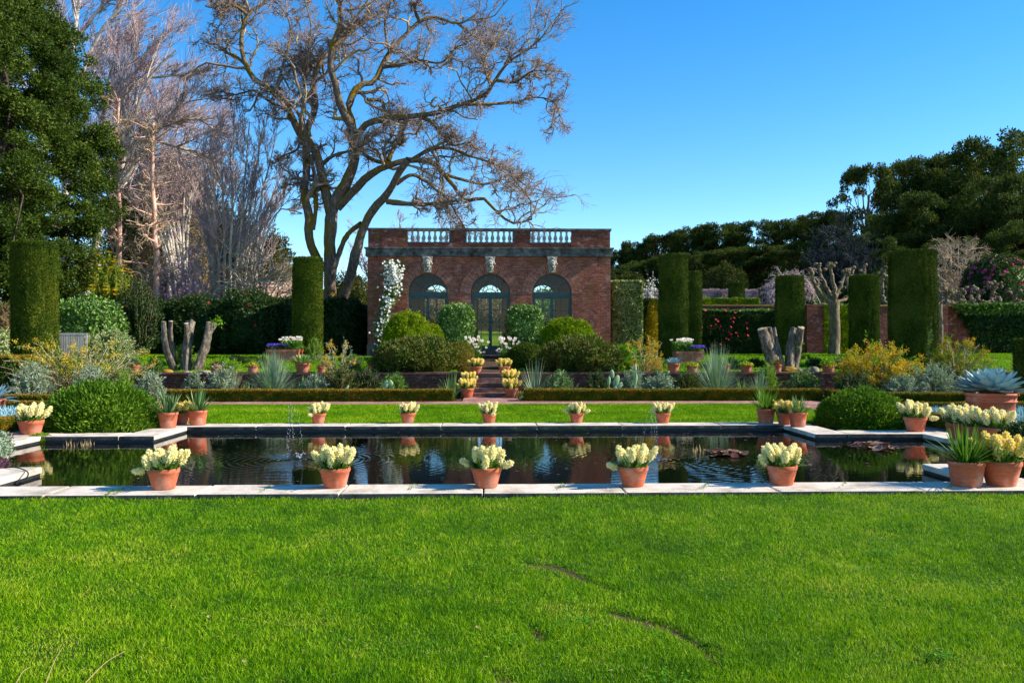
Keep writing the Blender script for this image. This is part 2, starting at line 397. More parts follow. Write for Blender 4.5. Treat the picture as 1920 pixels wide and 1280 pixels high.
L_YEW = leafmat('yew_leaf', [lin(34, 58, 16), lin(58, 80, 18), lin(86, 98, 24), lin(112, 112, 30)], 1.0, .08, .6, .2)
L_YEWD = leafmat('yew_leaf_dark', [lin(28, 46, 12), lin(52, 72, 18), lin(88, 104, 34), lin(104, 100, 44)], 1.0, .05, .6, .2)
L_BOX = leafmat('box_leaf', [lin(40, 60, 8), lin(66, 84, 12), lin(92, 92, 18), lin(150, 104, 28)], 3.2, .12, .6, .2, .6)
L_BOXTOP = leafmat('box_leaf_bronzed', [lin(104, 96, 26), lin(150, 108, 40), lin(112, 116, 30)], 2.0, .15, .6, .2, .6)
L_DOME = leafmat('dome_leaf', [lin(38, 72, 12), lin(70, 106, 16), lin(98, 132, 26), lin(126, 150, 46)], 1.6, .2, .5, .3, .35)
L_GLOSS = leafmat('glossy_leaf', [lin(36, 66, 18), lin(66, 104, 30), lin(104, 138, 60), lin(150, 170, 100)], 1.6, .2, .32, .5, .3)
L_VARI = leafmat('variegated_leaf', [lin(60, 84, 30), lin(120, 138, 66), lin(190, 196, 136), lin(212, 214, 170)], 1.4, .25, .4, .4, .3)
L_VARI_SHADE = leafmat('variegated_shade_leaf', [lin(44, 66, 24), lin(84, 106, 44), lin(140, 150, 86), lin(190, 194, 140)], 1.4, .15, .5, .3, .3)  # darker copy of the variegated leaf, shade painted into the hedge sides
L_GOLD = leafmat('golden_leaf', [lin(70, 100, 8), lin(112, 134, 10), lin(158, 164, 20)], 1.8, .3, .5, .25, .4)
L_DARK = leafmat('dark_shrub_leaf', [lin(38, 52, 16), lin(66, 82, 24), lin(98, 104, 38), lin(118, 84, 44)], 1.8, .18, .5, .3, .4)
L_DARKG = leafmat('dark_green_leaf', [lin(20, 40, 16), lin(36, 60, 22), lin(60, 86, 34)], 1.4, .15, .4, .4, .35)
L_BRONZE = leafmat('bronzed_clipped_leaf', [lin(72, 82, 24), lin(112, 106, 34), lin(146, 104, 50)], 2, .18, .55, .25, .5)
L_EVER = leafmat('evergreen_leaf', [lin(22, 38, 8), lin(42, 62, 12), lin(68, 86, 20), lin(108, 118, 48)], .35, .2, .5, .3, .5)
L_OAKEV = leafmat('live_oak_leaf', [lin(22, 34, 12), lin(42, 54, 16), lin(68, 78, 24), lin(98, 100, 38)], .22, .15, .55, .25, .5)
L_CONIF = leafmat('conifer_leaf', [lin(34, 46, 20), lin(62, 66, 26), lin(96, 78, 40)], .3, .15, .6, .2, .5)
L_RUST = leafmat('rust_conifer_leaf', [lin(88, 72, 50), lin(126, 102, 74), lin(100, 96, 62)], .4, .2, .7, .1, .5)
L_SILVER = leafmat('silver_leaf', [lin(96, 116, 88), lin(136, 154, 122), lin(182, 194, 166)], 2, .2, .7, .15, .3)
L_BLUE = leafmat('chalkstick_leaf', [lin(96, 138, 148), lin(134, 174, 182), lin(178, 206, 206)], 2, .15, .5, .25, .3)
L_YSHRUB = leafmat('feathery_leaf', [lin(88, 108, 40), lin(128, 142, 66), lin(160, 164, 88)], 2, .3, .6, .2, .4)
L_LIME = leafmat('lime_leaf', [lin(70, 120, 16), lin(110, 156, 24), lin(150, 180, 40)], 3, .35, .5, .25, .3)
L_GREYG = leafmat('grey_green_blade', [lin(98, 122, 96), lin(132, 154, 122), lin(164, 180, 146)], 2, .2, .45, .35, .3)
L_STRAP = leafmat('strap_leaf', [lin(44, 88, 20), lin(78, 122, 34), lin(120, 152, 62)], 4, .3, .4, .35, .2)
L_BLADE = leafmat('spiky_blade', [lin(60, 96, 44), lin(104, 134, 76), lin(150, 170, 112)], 4, .2, .4, .35, .2)
L_AGAVE = leafmat('blue_agave_leaf', [lin(112, 146, 156), lin(136, 168, 176), lin(158, 186, 190)], 3, .05, .45, .35, .4)
L_AGG = leafmat('green_agave_leaf', [lin(96, 128, 60), lin(140, 164, 92), lin(172, 188, 124)], 3, .1, .4, .4, .3)
L_RED = leafmat('red_succulent_leaf', [lin(96, 66, 46), lin(140, 92, 66), lin(112, 120, 70)], 4, .2, .5, .3, .2)
L_CACT = noisemat('cactus_pad', [(.3, lin(112, 140, 90)), (.7, lin(160, 180, 132))], 9, .6, .3, .3, .01)
L_LILY = leafmat('lily_pad', [lin(84, 52, 44), lin(128, 74, 62), lin(98, 86, 52), lin(150, 110, 96)], 3, .05, .4, .4, .2)
L_DRY = leafmat('dry_stalk', [lin(150, 124, 80), lin(196, 172, 122)], 3, .2, .7, .2, .2)
L_MOSS = leafmat('moss', [lin(76, 112, 10), lin(120, 150, 16)], 5, .3, .7, .1, .3)
PET_CREAM = petalmat('cream_petal', [lin(252, 234, 140), lin(254, 243, 182), lin(255, 250, 214)], .3)
PET_YEL = petalmat('yellow_petal', [lin(226, 176, 20), lin(240, 200, 40), lin(246, 214, 70)], .35)
PET_GOLD = petalmat('gold_plume', [lin(196, 140, 10), lin(222, 170, 20), lin(206, 180, 40)], .35)
PET_PINK = petalmat('pink_white_petal', [lin(246, 212, 190), lin(252, 236, 220), lin(250, 246, 236)], .4)
PET_WHITE = petalmat('white_petal', [lin(236, 232, 220), lin(250, 248, 240)], .35)
PET_PURP = petalmat('purple_petal', [lin(72, 44, 150), lin(104, 76, 186), lin(60, 40, 120)], .25)
PET_RED = petalmat('red_petal', [lin(196, 30, 56), lin(222, 60, 92), lin(170, 20, 40)], .25)
PET_MAG = petalmat('magnolia_petal', [lin(190, 150, 180), lin(214, 180, 204), lin(160, 122, 150)], .3)
PET_MGTA = petalmat('magenta_petal', [lin(188, 46, 104), lin(214, 80, 136), lin(170, 34, 80)], .25)

# ------------------------------------------------------------------ camera, sun, sky
cam = bpy.data.cameras.new('camera'); co = bpy.data.objects.new('camera', cam); COL.objects.link(co)
cam.sensor_width = 36; cam.lens = F / 1920 * 36; cam.clip_start = .1; cam.clip_end = 3000
cam.shift_y = (HORIZON - 640) / 1920
co.location = (0, 0, EYE); co.rotation_euler = (PI / 2, 0, -YAW); SC.camera = co
SUN_EL, SUN_AZ = math.radians(34), math.radians(-4.5)      # azimuth from +X towards the house is positive
sd = Vector((math.cos(SUN_EL) * math.cos(SUN_AZ), math.cos(SUN_EL) * math.sin(SUN_AZ), math.sin(SUN_EL)))
su = bpy.data.lights.new('sun', 'SUN'); su.energy = 5.0; su.angle = math.radians(.5); su.color = (1.0, .93, .82)
so = bpy.data.objects.new('sun', su); COL.objects.link(so); so.rotation_euler = sd.to_track_quat('Z', 'Y').to_euler()
wd = bpy.data.worlds.new('World'); SC.world = wd; wd.use_nodes = True; wt = wd.node_tree
sk = wt.nodes.new('ShaderNodeTexSky'); sk.sky_type = 'NISHITA'; sk.sun_disc = False
sk.sun_elevation = SUN_EL; sk.sun_rotation = PI / 2 - SUN_AZ; sk.air_density = .85; sk.dust_density = .05; sk.ozone_density = 1.6; sk.altitude = 0
bg = wt.nodes['Background']; bg.inputs[1].default_value = .145
hs0 = wt.nodes.new('ShaderNodeHueSaturation'); hs0.inputs['Saturation'].default_value = 1.42; wt.links.new(sk.outputs[0], hs0.inputs['Color']); wt.links.new(hs0.outputs[0], bg.inputs[0])
SC.view_settings.view_transform = 'Standard'; SC.view_settings.look = 'None'; SC.view_settings.gamma = 1; SC.view_settings.exposure = 0.85
SC.cycles.max_bounces = 8; SC.cycles.transparent_max_bounces = 16; SC.cycles.use_denoising = True; SC.cycles.caustics_reflective = False; SC.cycles.caustics_refractive = False

# ------------------------------------------------------------------ ground sheet with the pool left open
PX, WX, Y0, YA, YB, Y1 = 5.75, 7.65, 9.66, 11.12, 14.82, 16.45
CW = .57
def in_pool(x, y): return (abs(x) < PX and Y0 < y < Y1) or (abs(x) < WX and YA < y < YB)
xs = np.unique(np.round(np.concatenate([[-400, -250, -150, -100], np.arange(-80, 140, 4.0), [160, 200, 260, 400], [-WX, -PX, PX, WX], np.arange(-12, 12.1, 2)]), 3))
ys = np.unique(np.round(np.concatenate([[-20, -5, 0, 4, 7, Y0, YA, YB, Y1], np.arange(18, 27.2, 3), [27.24, 27.27], np.arange(28, 37, 1.0), np.arange(38, 130, 4.0), [150, 190, 250, 330, 420, 700]]), 3))
XX, YY = np.meshgrid(xs, ys); V = np.stack([XX, YY, gz(XX, YY)], -1).reshape(-1, 3); nx = len(xs); fc = []
for j in range(len(ys) - 1):
    for i in range(nx - 1):
        if not in_pool((xs[i] + xs[i+1]) / 2, (ys[j] + ys[j+1]) / 2): fc.append((j*nx+i, j*nx+i+1, (j+1)*nx+i+1, (j+1)*nx+i))
a = Acc(); a.add(V, fc, 0)
setting(a.build('ground', SOIL))

# ------------------------------------------------------------------ pool: walls, floor, water, coping
a = Acc()
out = [(-PX, Y0), (PX, Y0), (PX, YA), (WX, YA), (WX, YB), (PX, YB), (PX, Y1), (-PX, Y1), (-PX, YB), (-WX, YB), (-WX, YA), (-PX, YA)]
for (xa, ya), (xb, yb) in zip(out, out[1:] + out[:1]):
    n = max(1, int(math.hypot(xb - xa, yb - ya) / .5))
    a.add([(xa, ya, -.9), (xb, yb, -.9), (xb, yb, -.075), (xa, ya, -.075)], [(0, 1, 2, 3)])
a.add([(-8, 9, -.9), (8, 9, -.9), (8, 17, -.9), (-8, 17, -.9)], [(0, 1, 2, 3)])
setting(a.build('pool_basin', WETSTONE))
t = NT('pool_water'); t.set(.015, .5); t.b.inputs['IOR'].default_value = 1.33; t.col(lin(6, 8, 7))
oc = t.coord(); hs = None
for (px, py, k) in ((560, 862, 1.0), (1228, 862, .8), (1310, 862, .25)):
    g = G(px, py, -.112); vm = t.n('ShaderNodeVectorMath', operation='DISTANCE'); t.l(oc, vm.inputs[0]); vm.inputs[1].default_value = (g[0], g[1], -.112)
    d = vm.outputs['Value']; d2 = t.math('ADD', d, t.math('MULTIPLY', t.noise(.9, 2, .5), .10))
    h = t.math('MULTIPLY', t.math('SINE', t.math('MULTIPLY', d2, 52.0)), t.math('EXPONENT', t.math('MULTIPLY', d, -1.25)))
    h = t.math('MULTIPLY', h, k); hs = h if hs is None else t.math('ADD', hs, h)
hs = t.math('ADD', t.math('MULTIPLY', hs, .5), t.math('MULTIPLY', t.noise(7, 3, .5, stretch=(.6, 1.4, 1)), .22))
t.bump(hs, .34, .012)
a = Acc(); a.add([(-PX-.0, Y0, -.112), (PX, Y0, -.112), (PX, Y1, -.112), (-PX, Y1, -.112), (-WX, YA, -.112), (-PX, YA, -.112), (-PX, YB, -.112), (-WX, YB, -.112), (PX, YA, -.112), (WX, YA, -.112), (WX, YB, -.112), (PX, YB, -.112)],
      [(0, 1, 2, 3), (4, 5, 6, 7), (8, 9, 10, 11)])
setting(a.build('pool_water', t.m))
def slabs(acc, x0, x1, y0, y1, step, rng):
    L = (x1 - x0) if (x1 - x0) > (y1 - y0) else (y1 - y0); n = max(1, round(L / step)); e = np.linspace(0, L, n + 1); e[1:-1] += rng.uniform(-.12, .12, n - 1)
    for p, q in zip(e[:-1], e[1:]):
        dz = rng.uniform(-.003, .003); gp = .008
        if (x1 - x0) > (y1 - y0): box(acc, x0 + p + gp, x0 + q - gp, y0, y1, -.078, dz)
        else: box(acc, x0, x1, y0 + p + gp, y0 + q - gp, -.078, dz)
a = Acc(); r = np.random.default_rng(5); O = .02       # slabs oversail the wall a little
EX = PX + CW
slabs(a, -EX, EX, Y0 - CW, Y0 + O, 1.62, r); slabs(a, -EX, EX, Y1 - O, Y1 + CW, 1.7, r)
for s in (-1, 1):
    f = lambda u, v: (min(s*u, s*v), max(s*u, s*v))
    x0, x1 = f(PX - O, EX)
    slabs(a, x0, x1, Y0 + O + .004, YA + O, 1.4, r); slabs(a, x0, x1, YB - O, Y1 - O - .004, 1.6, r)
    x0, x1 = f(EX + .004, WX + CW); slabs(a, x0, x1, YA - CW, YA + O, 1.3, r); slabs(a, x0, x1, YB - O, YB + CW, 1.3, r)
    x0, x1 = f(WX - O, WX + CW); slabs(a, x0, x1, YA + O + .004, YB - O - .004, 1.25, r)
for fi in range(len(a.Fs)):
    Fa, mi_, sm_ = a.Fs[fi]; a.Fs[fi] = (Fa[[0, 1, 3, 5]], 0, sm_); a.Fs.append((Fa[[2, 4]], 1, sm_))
SHADE_STAIN = noisemat('shade_stained_stone', [(.35, lin(40, 40, 38)), (.6, lin(84, 82, 76)), (.8, lin(150, 144, 132))], 5, .8, .25, .5, .01)  # staining plus painted shade; faces towards the sun keep the pale stone
o = setting(a.build('pool_coping', [STONE, SHADE_STAIN])); bv = o.modifiers.new('bevel', 'BEVEL'); bv.width = .012; bv.segments = 2

# ------------------------------------------------------------------ lawns
def seg_dist(P, poly):
    d = np.full(len(P), 9.0)
    for a_, b_ in zip(poly[:-1], poly[1:]):
        ab = b_ - a_; u = np.clip(((P - a_) @ ab) / (ab @ ab), 0, 1); d = np.minimum(d, np.linalg.norm(P - a_ - u[:, None] * ab, axis=1))
    return d
GROOVES = [[G(*q)[:2] for q in pl] for pl in ([(985, 1042), (1030, 1046), (1068, 1056), (1100, 1076), (1160, 1098), (1172, 1102)], [(1150, 1132), (1200, 1145), (1262, 1162), (1290, 1180), (1318, 1196), (1342, 1224), (1348, 1232)],
            [(1536, 1022), (1546, 1026)], [(930, 1250), (948, 1256)], [(1040, 1265), (1078, 1272)], [(1000, 1160), (1015, 1185)])]
GW = [.03, .045, .035, .05, .05, .04]
def lawn_z(P):
    z = -.052 + .012 * wob(np.c_[P, np.zeros(len(P))], 1.1, 3)
    for gpl, w in zip(GROOVES, GW):
        wv = w * (1 + .5 * wob(np.c_[P, np.zeros(len(P))], 9, 8)); d = seg_dist(P, [np.array(q) for q in gpl]); z -= .042 * np.exp(-(d / np.maximum(wv, .01)) ** 2)
    return z
gx, gy = np.meshgrid(np.linspace(-11, 11, 360), np.linspace(1.2, Y0 - CW - .002, 150)); P2 = np.stack([gx, gy], -1).reshape(-1, 2)
i, j = np.meshgrid(np.arange(149), np.arange(359), indexing='ij'); b0 = i*360+j
a = Acc(); a.add(np.c_[P2, lawn_z(P2)], np.stack([b0, b0+1, b0+361, b0+360], -1).reshape(-1, 4), 0, True)
t = NT('near_turf'); n1 = t.noise(9); c = t.ramp(n1, [(.3, lin(30, 54, 8)), (.55, lin(46, 82, 8)), (.75, lin(78, 78, 36))])
zz = t.n('ShaderNodeSeparateXYZ'); t.l(t.coord(), zz.inputs[0]); c = t.mix(t.ramp(t.math('MULTIPLY', zz.outputs[2], -10.0), [(.72, (0, 0, 0, 1)), (.95, (1, 1, 1, 1))]), c, lin(84, 66, 42))
t.col(c).set(.95, .1); t.bump(n1, .6, .02)
setting(a.build('lawn', t.m))
def blades(n, P, z, rng, ln, wd, lean=.55):
    D = nrm(np.c_[rng.normal(size=(n, 2)) * lean + np.array([.10, .0]), np.ones(n)]); U = nrm(rng.normal(size=(n, 3)) + np.array([0, -.5, .2]))
    return np.c_[P, z], D, U, ln, wd
r = np.random.default_rng(21); n = 740000
y = 2.2 * (9.08 / 2.2) ** r.random(n); x = (r.random(n) * 2 - 1) * (.63 * y + 2.3)
P2 = np.stack([x, y], 1); P2 = P2[np.abs(P2[:, 0]) < 9.5]
dm = np.full(len(P2), 9.0)
for gpl, w in zip(GROOVES, GW): dm = np.minimum(dm, seg_dist(P2, [np.array(q) for q in gpl]) / w)
tuft = wob(np.c_[P2, np.zeros(len(P2))], 2.6, 5, 3)
rag = .30 + .55 * wob(np.c_[P2, np.zeros(len(P2))], 7, 12, 3); keep = (dm > rag) | (r.random(len(P2)) < .36); P2 = P2[keep]; tuft = tuft[keep]
n = len(P2); z = lawn_z(P2) - .004
front = smooth(8.6, 9.08, P2[:, 1])
ln = (.027 + .024 * r.random(n)) * (1 + .45 * tuft) * (1 + .15 * front); wd_ = (.0024 + .0020 * r.random(n)) * (.75 + P2[:, 1] / 16)
a = Acc(); leafs(a, *blades(n, P2, z, r, ln, wd_), fold=.10)
tag(setting(a.build('lawn_grass', GRASS), 'stuff'), 'short mown bright green grass between camera and pool', 'grass')
# far lawn beyond the pool
a = Acc(); LX = 7.0; LY0, LY1 = Y1 + CW + .005, 22.45
gx, gy = np.meshgrid(np.linspace(-8.0, 8.0, 60), np.linspace(LY0 - 1.5, LY1, 30)); 
V = np.stack([gx, gy, np.full_like(gx, -.045) + .006 * wob(np.stack([gx, gy, gx * 0], -1), 1.2, 4)], -1).reshape(-1, 3); i, j = np.meshgrid(np.arange(29), np.arange(59), indexing='ij'); b0 = i*60+j
fq = np.stack([b0, b0+1, b0+61, b0+60], -1).reshape(-1, 4); cen = V[fq].mean(1); ok = (cen[:, 1] > LY0 + .2) | (np.abs(cen[:, 0]) > EX + .3)
a.add(V, fq[ok], 0, True)
a.add([(-EX - .01, LY0 - .02, -.05), (EX + .01, LY0 - .02, -.05), (EX + .01, LY0 + .6, -.05), (-EX - .01, LY0 + .6, -.05)], [(0, 1, 2, 3)])
setting(a.build('far_lawn', TURF))
n = 170000; P2 = np.c_[r.uniform(-7.9, 7.9, n), r.uniform(LY0 + .02, LY1 + .06, n)]; P2 = P2[(np.abs(P2[:, 0]) < EX) | (P2[:, 1] > 15.5)]; n = len(P2)
a = Acc(); leafs(a, *blades(n, P2, np.full(n, -.045), r, .035 + .03 * r.random(n), .009 + .006 * r.random(n), .6), fold=.1)
tag(setting(a.build('far_lawn_grass', GRASS), 'stuff'), 'sunlit short grass strip between pool and brick path', 'grass')
# upper lawn on the terrace
def sheet(acc, x0, x1, y0, y1, dz, nx=24, ny=14):
    gx, gy = np.meshgrid(np.linspace(x0, x1, nx), np.linspace(y0, y1, ny)); V = np.stack([gx, gy, gz(gx, gy) + dz], -1).reshape(-1, 3)
    i, j = np.meshgrid(np.arange(ny-1), np.arange(nx-1), indexing='ij'); b0 = i*nx+j; acc.add(V, np.stack([b0, b0+1, b0+nx+1, b0+nx], -1).reshape(-1, 4), 0, True)
a = Acc(); sheet(a, -30, -1.0, 28.0, 41.5, .035); sheet(a, 1.0, 34, 28.0, 41.5, .035); sheet(a, -14, 14, 44, 60, .04)
setting(a.build('terrace_lawn', TURF))
n = 150000; P2 = np.c_[r.uniform(-26, 26, n), r.uniform(28.1, 41.4, n)]; P2 = P2[np.abs(P2[:, 0]) > 1.05]; P2 = P2[~((np.abs(P2[:, 0]) < 7.5) & (P2[:, 1] > 34.8))]; n = len(P2)
P3 = np.c_[r.uniform(-9, 9, 40000), r.uniform(44, 56, 40000)]; P2 = np.r_[P2, P3]; n = len(P2)
a = Acc(); leafs(a, *blades(n, P2, gz(P2[:, 0], P2[:, 1]) + .03, r, .05 + .04 * r.random(n), .022 + .012 * r.random(n), .7), fold=.1)
tag(setting(a.build('terrace_grass', GRASS), 'stuff'), 'short green grass of the upper terrace lawn', 'grass')

# ------------------------------------------------------------------ paths, steps, terrace
a = Acc()
def quad(acc, x0, x1, y0, y1, z): acc.add([(x0, y0, z), (x1, y0, z), (x1, y1, z), (x0, y1, z)], [(0, 1, 2, 3)])
quad(a, -20, 20, 22.45, 23.72, -.032); quad(a, -.72, .9, 23.72, 25.64, -.032)
for s in (-1, 1):
    x0, x1 = sorted((s * (WX + CW + .004), s * 9.0)); quad(a, x0, x1, 7.0, 15.6, -.032)
    x0, x1 = sorted((s * 7.95, s * 9.0)); quad(a, x0, x1, 15.6, 22.45, -.032)
setting(a.build('brick_path', PAVER))
SX = float(G(914, 735)[0])
a = Acc(); 
for k in range(5): box(a, SX - .80, SX + .80, 25.62 + .33 * k, 27.6, -.05 + .132 * k + (.001 if k else 0), -.05 + .132 * (k + 1))
box(a, SX - .80, SX + .80, 27.602, 34.4, .2, .612)
for k in range(3): box(a, SX - .85, SX + .85, 34.4 + .36 * k, 36.0, .55 + .155 * k, .60 + .155 * (k + 1))
setting(a.build('garden_steps', STEPBRICK))
a = Acc(); box(a, -9.5, SX - .86, 34.9, 35.25, .75, 1.03); box(a, SX + .86, 8.6, 34.9, 35.25, .75, 1.03); quad(a, -9.5, SX - .86, 35.25, 36.2, 1.03); quad(a, SX + .86, 8.6, 35.25, 36.2, 1.03)
setting(a.build('terrace_paving', CASTSTONE))
a = Acc(); quad(a, 13.6, 24, 38.6, 40.6, 1.045); setting(a.build('gravel_path', noisemat('gravel', [(.3, lin(150, 132, 116)), (.7, lin(196, 178, 160))], 30, .95, .1, .4, .01)))
for s, lab in ((-1, 'low dark brick retaining wall below the terrace, on the bench side of the steps'), (1, 'low dark brick retaining wall below the terrace, on the blue agave side')):
    w = thing('retaining_wall', lab, 'wall', (SX + s * .82, 27.0, -.07), kind='thing', group='low terrace retaining walls')
    a = Acc(); x0, x1 = sorted((SX + s * .82, s * 19.0)); box(a, x0, x1, 27.0, 27.262, -.3, .60); a.build('brickwork', BRICKD, w, w.location)
    a = Acc(); x0, x1 = sorted((SX + s * .82, s * 19.02)); box(a, x0, x1, 26.95, 27.32, .602, .655); a.build('wall_cap', STEPBRICK, w, w.location)
# handrail posts beside the upper steps
for px, lab in ((889, 'black iron handrail post beside upper steps, on the oak tree side'), (947, 'black iron handrail post beside upper steps, on the yew pair side')):
    p = W(px, 690, 33.9); h = thing('handrail', lab, 'handrail', (p[0], 33.9, .62), group='iron handrails')
    a = Acc(); tubes(a, [(p[0], 33.9, .60), (p[0], 33.9, 1.55)], [.022, .022], 8, cap=True); a.build('post', IRON, h, h.location); a = Acc(); tubes(a, [(p[0], 35.3, 1.0), (p[0], 35.3, 1.95)], [.022, .022], 8, cap=True); a.build('post', IRON, h, h.location)
    a = Acc(); tubes(a, [(p[0], 33.75, 1.50), (p[0], 33.9, 1.56), (p[0], 35.3, 1.96), (p[0], 35.5, 1.95)], [.026] * 4, 8, cap=True); a.build('rail', IRON, h, h.location)
# ------------------------------------------------------------------ garden house
HB = W(918, 665, 36.0); HX, HY, HZ = float(HB[0]), 36.0, 1.045
house = thing('garden_house', 'red brick garden pavilion with three arched teal glazed openings and stone balustrade', 'building', (HX, HY, HZ), kind='thing')
hs_ = M(1, 36.0)                                          # metres per pixel on the facade
AR, SPR, TOP, COR, PAR, CAP = .83, 2.62, 4.17, 4.55, 5.28, 5.37
BAY = (-2.60, .03, 2.64); DEPTH = 6.3
def arch_wall(acc, x0, x1, z0, z1, y0, y1, xs_, r, sp, mi=0):
    edges = [x0]
    for xc in xs_: edges += [xc - r, xc + r]
    edges.append(x1)
    for k in range(0, len(edges), 2): box(acc, edges[k], edges[k+1], y0, y1, z0, z1, mi)
    th = np.linspace(PI, 0, 25)
    for xc in xs_:
        ax, az = xc + r * np.cos(th), sp + r * np.sin(th)
        for y, fl in ((y0, 0), (y1, 1)):
            V = np.r_[np.c_[ax, np.full(25, y), az], np.c_[ax, np.full(25, y), np.full(25, z1)]]
            i = np.arange(24); q = np.stack([i, i+1, i+26, i+25], -1); acc.add(V, q if not fl else q[:, ::-1], mi)
        V = np.r_[np.c_[ax, np.full(25, y0), az], np.c_[ax, np.full(25, y1), az]]; i = np.arange(24); acc.add(V, np.stack([i+25, i+26, i+1, i], -1), mi)
        acc.add([(xc-r, y0, z1), (xc+r, y0, z1), (xc+r, y1, z1), (xc-r, y1, z1)], [(0, 1, 2, 3)], mi)
def local(acc, name, mats, parent=None):
    o = bpy.data.objects.new(name, acc.mesh(name, mats)); COL.objects.link(o); o.parent = parent or house; return o
a = Acc(); HW = 5.13; MW = 4.55
arch_wall(a, -MW, MW, 0.0, TOP, 0.0, .35, BAY, AR, SPR)
box(a, -HW, -MW, .07, .42, 0, TOP); box(a, MW, HW, .07, .42, 0, TOP)
def side_wall(acc, x0, x1, y0, y1, z0, z1, ctr, r_, sp_):
    b = Acc(); arch_wall(b, y0, y1, z0, z1, x0, x1, ctr, r_, sp_)
    for V_, (F_, m_, s_) in zip(b.V, b.Fs): pass
    V_ = np.concatenate(b.V)[:, [1, 0, 2]]
    for F_, m_, s_ in b.Fs: acc.add(V_, F_[:, ::-1], m_)
side_wall(a, -HW, -HW + .35, .422, DEPTH - .352, 0, TOP, (DEPTH / 2,), .83, 2.62); side_wall(a, HW - .35, HW, .422, DEPTH - .352, 0, TOP, (DEPTH / 2,), .83, 2.62)
arch_wall(a, -HW, HW, 0, TOP, DEPTH - .35, DEPTH, BAY, .64, 2.80)
local(a, 'wall', BRICK)
a = Acc(); box(a, -HW + .36, HW - .36, .43, DEPTH - .36, 0.001, .02); setting_o = local(a, 'floor', noisemat('tile_floor', [(.3, lin(120, 84, 66)), (.7, lin(150, 110, 88))], 5, .5, .4, 0))
a = Acc(); side_wall(a, -HW + .352, -HW + .37, .442, DEPTH - .374, .02, TOP, (DEPTH / 2,), .84, 2.62); side_wall(a, HW - .37, HW - .352, .442, DEPTH - .374, .02, TOP, (DEPTH / 2,), .84, 2.62)
arch_wall(a, -HW + .37, HW - .37, .02, TOP, DEPTH - .372, DEPTH - .353, BAY, .65, 2.80); arch_wall(a, -HW + .37, HW - .37, .02, TOP, .423, .44, BAY, AR + .01, SPR)
local(a, 'interior_plaster', OCHRE)
a = Acc(); box(a, -HW - .05, HW + .05, .02, DEPTH + .05, TOP + .002, TOP + .2); local(a, 'roof', CASTSTONE)
for sx in (-1, 1):                                           # plinth blocks at the corners and between the openings
    a = Acc(); x0, x1 = sorted((sx * (MW + .002), sx * (HW + .03))); box(a, x0, x1, .04, .5, -.4, .45); local(a, 'plinth', CASTSTONE)
e = [-MW] + [v for xc in BAY for v in (xc - AR - .02, xc + AR + .02)] + [MW]
for k in range(0, len(e), 2):
    a = Acc(); box(a, e[k], e[k+1], -.03, -.002, -.4, .45); local(a, 'plinth', CASTSTONE)
for xc in BAY:                                               # brick voussoir rings, local origin at the arch centre
    a = Acc(); th = np.linspace(PI, 0, 33); r0, r1 = AR, 1.28
    for y in (-.012,):
        V = np.r_[np.c_[r0*np.cos(th), np.full(33, y), r0*np.sin(th)], np.c_[r1*np.cos(th), np.full(33, y), r1*np.sin(th)]]; i = np.arange(32); a.add(V, np.stack([i, i+1, i+34, i+33], -1))
        V = np.r_[np.c_[r1*np.cos(th), np.full(33, y), r1*np.sin(th)], np.c_[r1*np.cos(th), np.full(33, 0), r1*np.sin(th)]]; a.add(V, np.stack([i, i+1, i+34, i+33], -1))
        V = np.r_[np.c_[r0*np.cos(th), np.full(33, y), r0*np.sin(th)], np.c_[r0*np.cos(th), np.full(33, .002), r0*np.sin(th)]]; a.add(V, np.stack([i, i+33, i+34, i+1], -1))
    o = local(a, 'arch_surround', RINGBRICK); o.location = (xc, 0, SPR)
# cornice: stepped stone band, thin ledge on top, corner blocks
a = Acc(); box(a, -MW - .06, MW + .06, -.10, .3, TOP + .01, COR - .06); box(a, -HW - .08, -MW - .062, -.03, .5, TOP + .01, COR - .06); box(a, MW + .062, HW + .08, -.03, .5, TOP + .01, COR - .06)
box(a, -HW - .12, HW + .12, -.16, .6, COR - .058, COR); box(a, -HW - .08, -HW + .2, .5, DEPTH, TOP + .21, COR - .06); box(a, HW - .2, HW + .08, .5, DEPTH, TOP + .21, COR - .06)
box(a, -HW-.08, HW+.08, DEPTH - .3, DEPTH + .1, TOP + .21, COR)
local(a, 'cornice', CASTSTONE)
OPN = [(-118.5, 44), (0, 44.5), (119, 43.5)]
ops = [((c - w) * hs_, (c + w) * hs_) for c, w in OPN]
a = Acc(); y0, y1 = .06, .34
for yy0, yy1 in ((y0, y1), (DEPTH - .32, DEPTH - .04)):
    e = [-HW + .02] + [v for p in ops for v in p] + [HW - .02]
    for k in range(0, len(e), 2): box(a, e[k], e[k+1], yy0, yy1, COR + .002, PAR)
    for p in ops: box(a, p[0] + .001, p[1] - .001, yy0 + .01, yy1 - .01, COR + .002, COR + .20)
box(a, -HW + .02, -HW + .3, y1 + .002, DEPTH - .33, COR + .002, PAR); box(a, HW - .3, HW - .02, y1 + .002, DEPTH - .33, COR + .002, PAR)
box(a, -MW + .02, -MW + 1.1, .035, .058, COR + .002, PAR - .002); box(a, MW - 1.1, MW, .035, .058, COR + .002, PAR - .002)
local(a, 'parapet', BRICKD)
a = Acc(); box(a, -HW - .03, HW + .03, -.0, .40, PAR + .001, CAP); box(a, -HW - .03, -HW + .34, .402, DEPTH, PAR + .001, CAP); box(a, HW - .34, HW + .03, .402, DEPTH, PAR + .001, CAP)
for p in ops:
    box(a, p[0] + .002, p[1] - .002, y0 - .01, y1 + .01, COR + .202, COR + .235)
    for q in p: box(a, q - .03, q + .03, y0 - .008, y1 + .008, COR + .237, PAR)
o = local(a, 'parapet_cap', CASTSTONE)
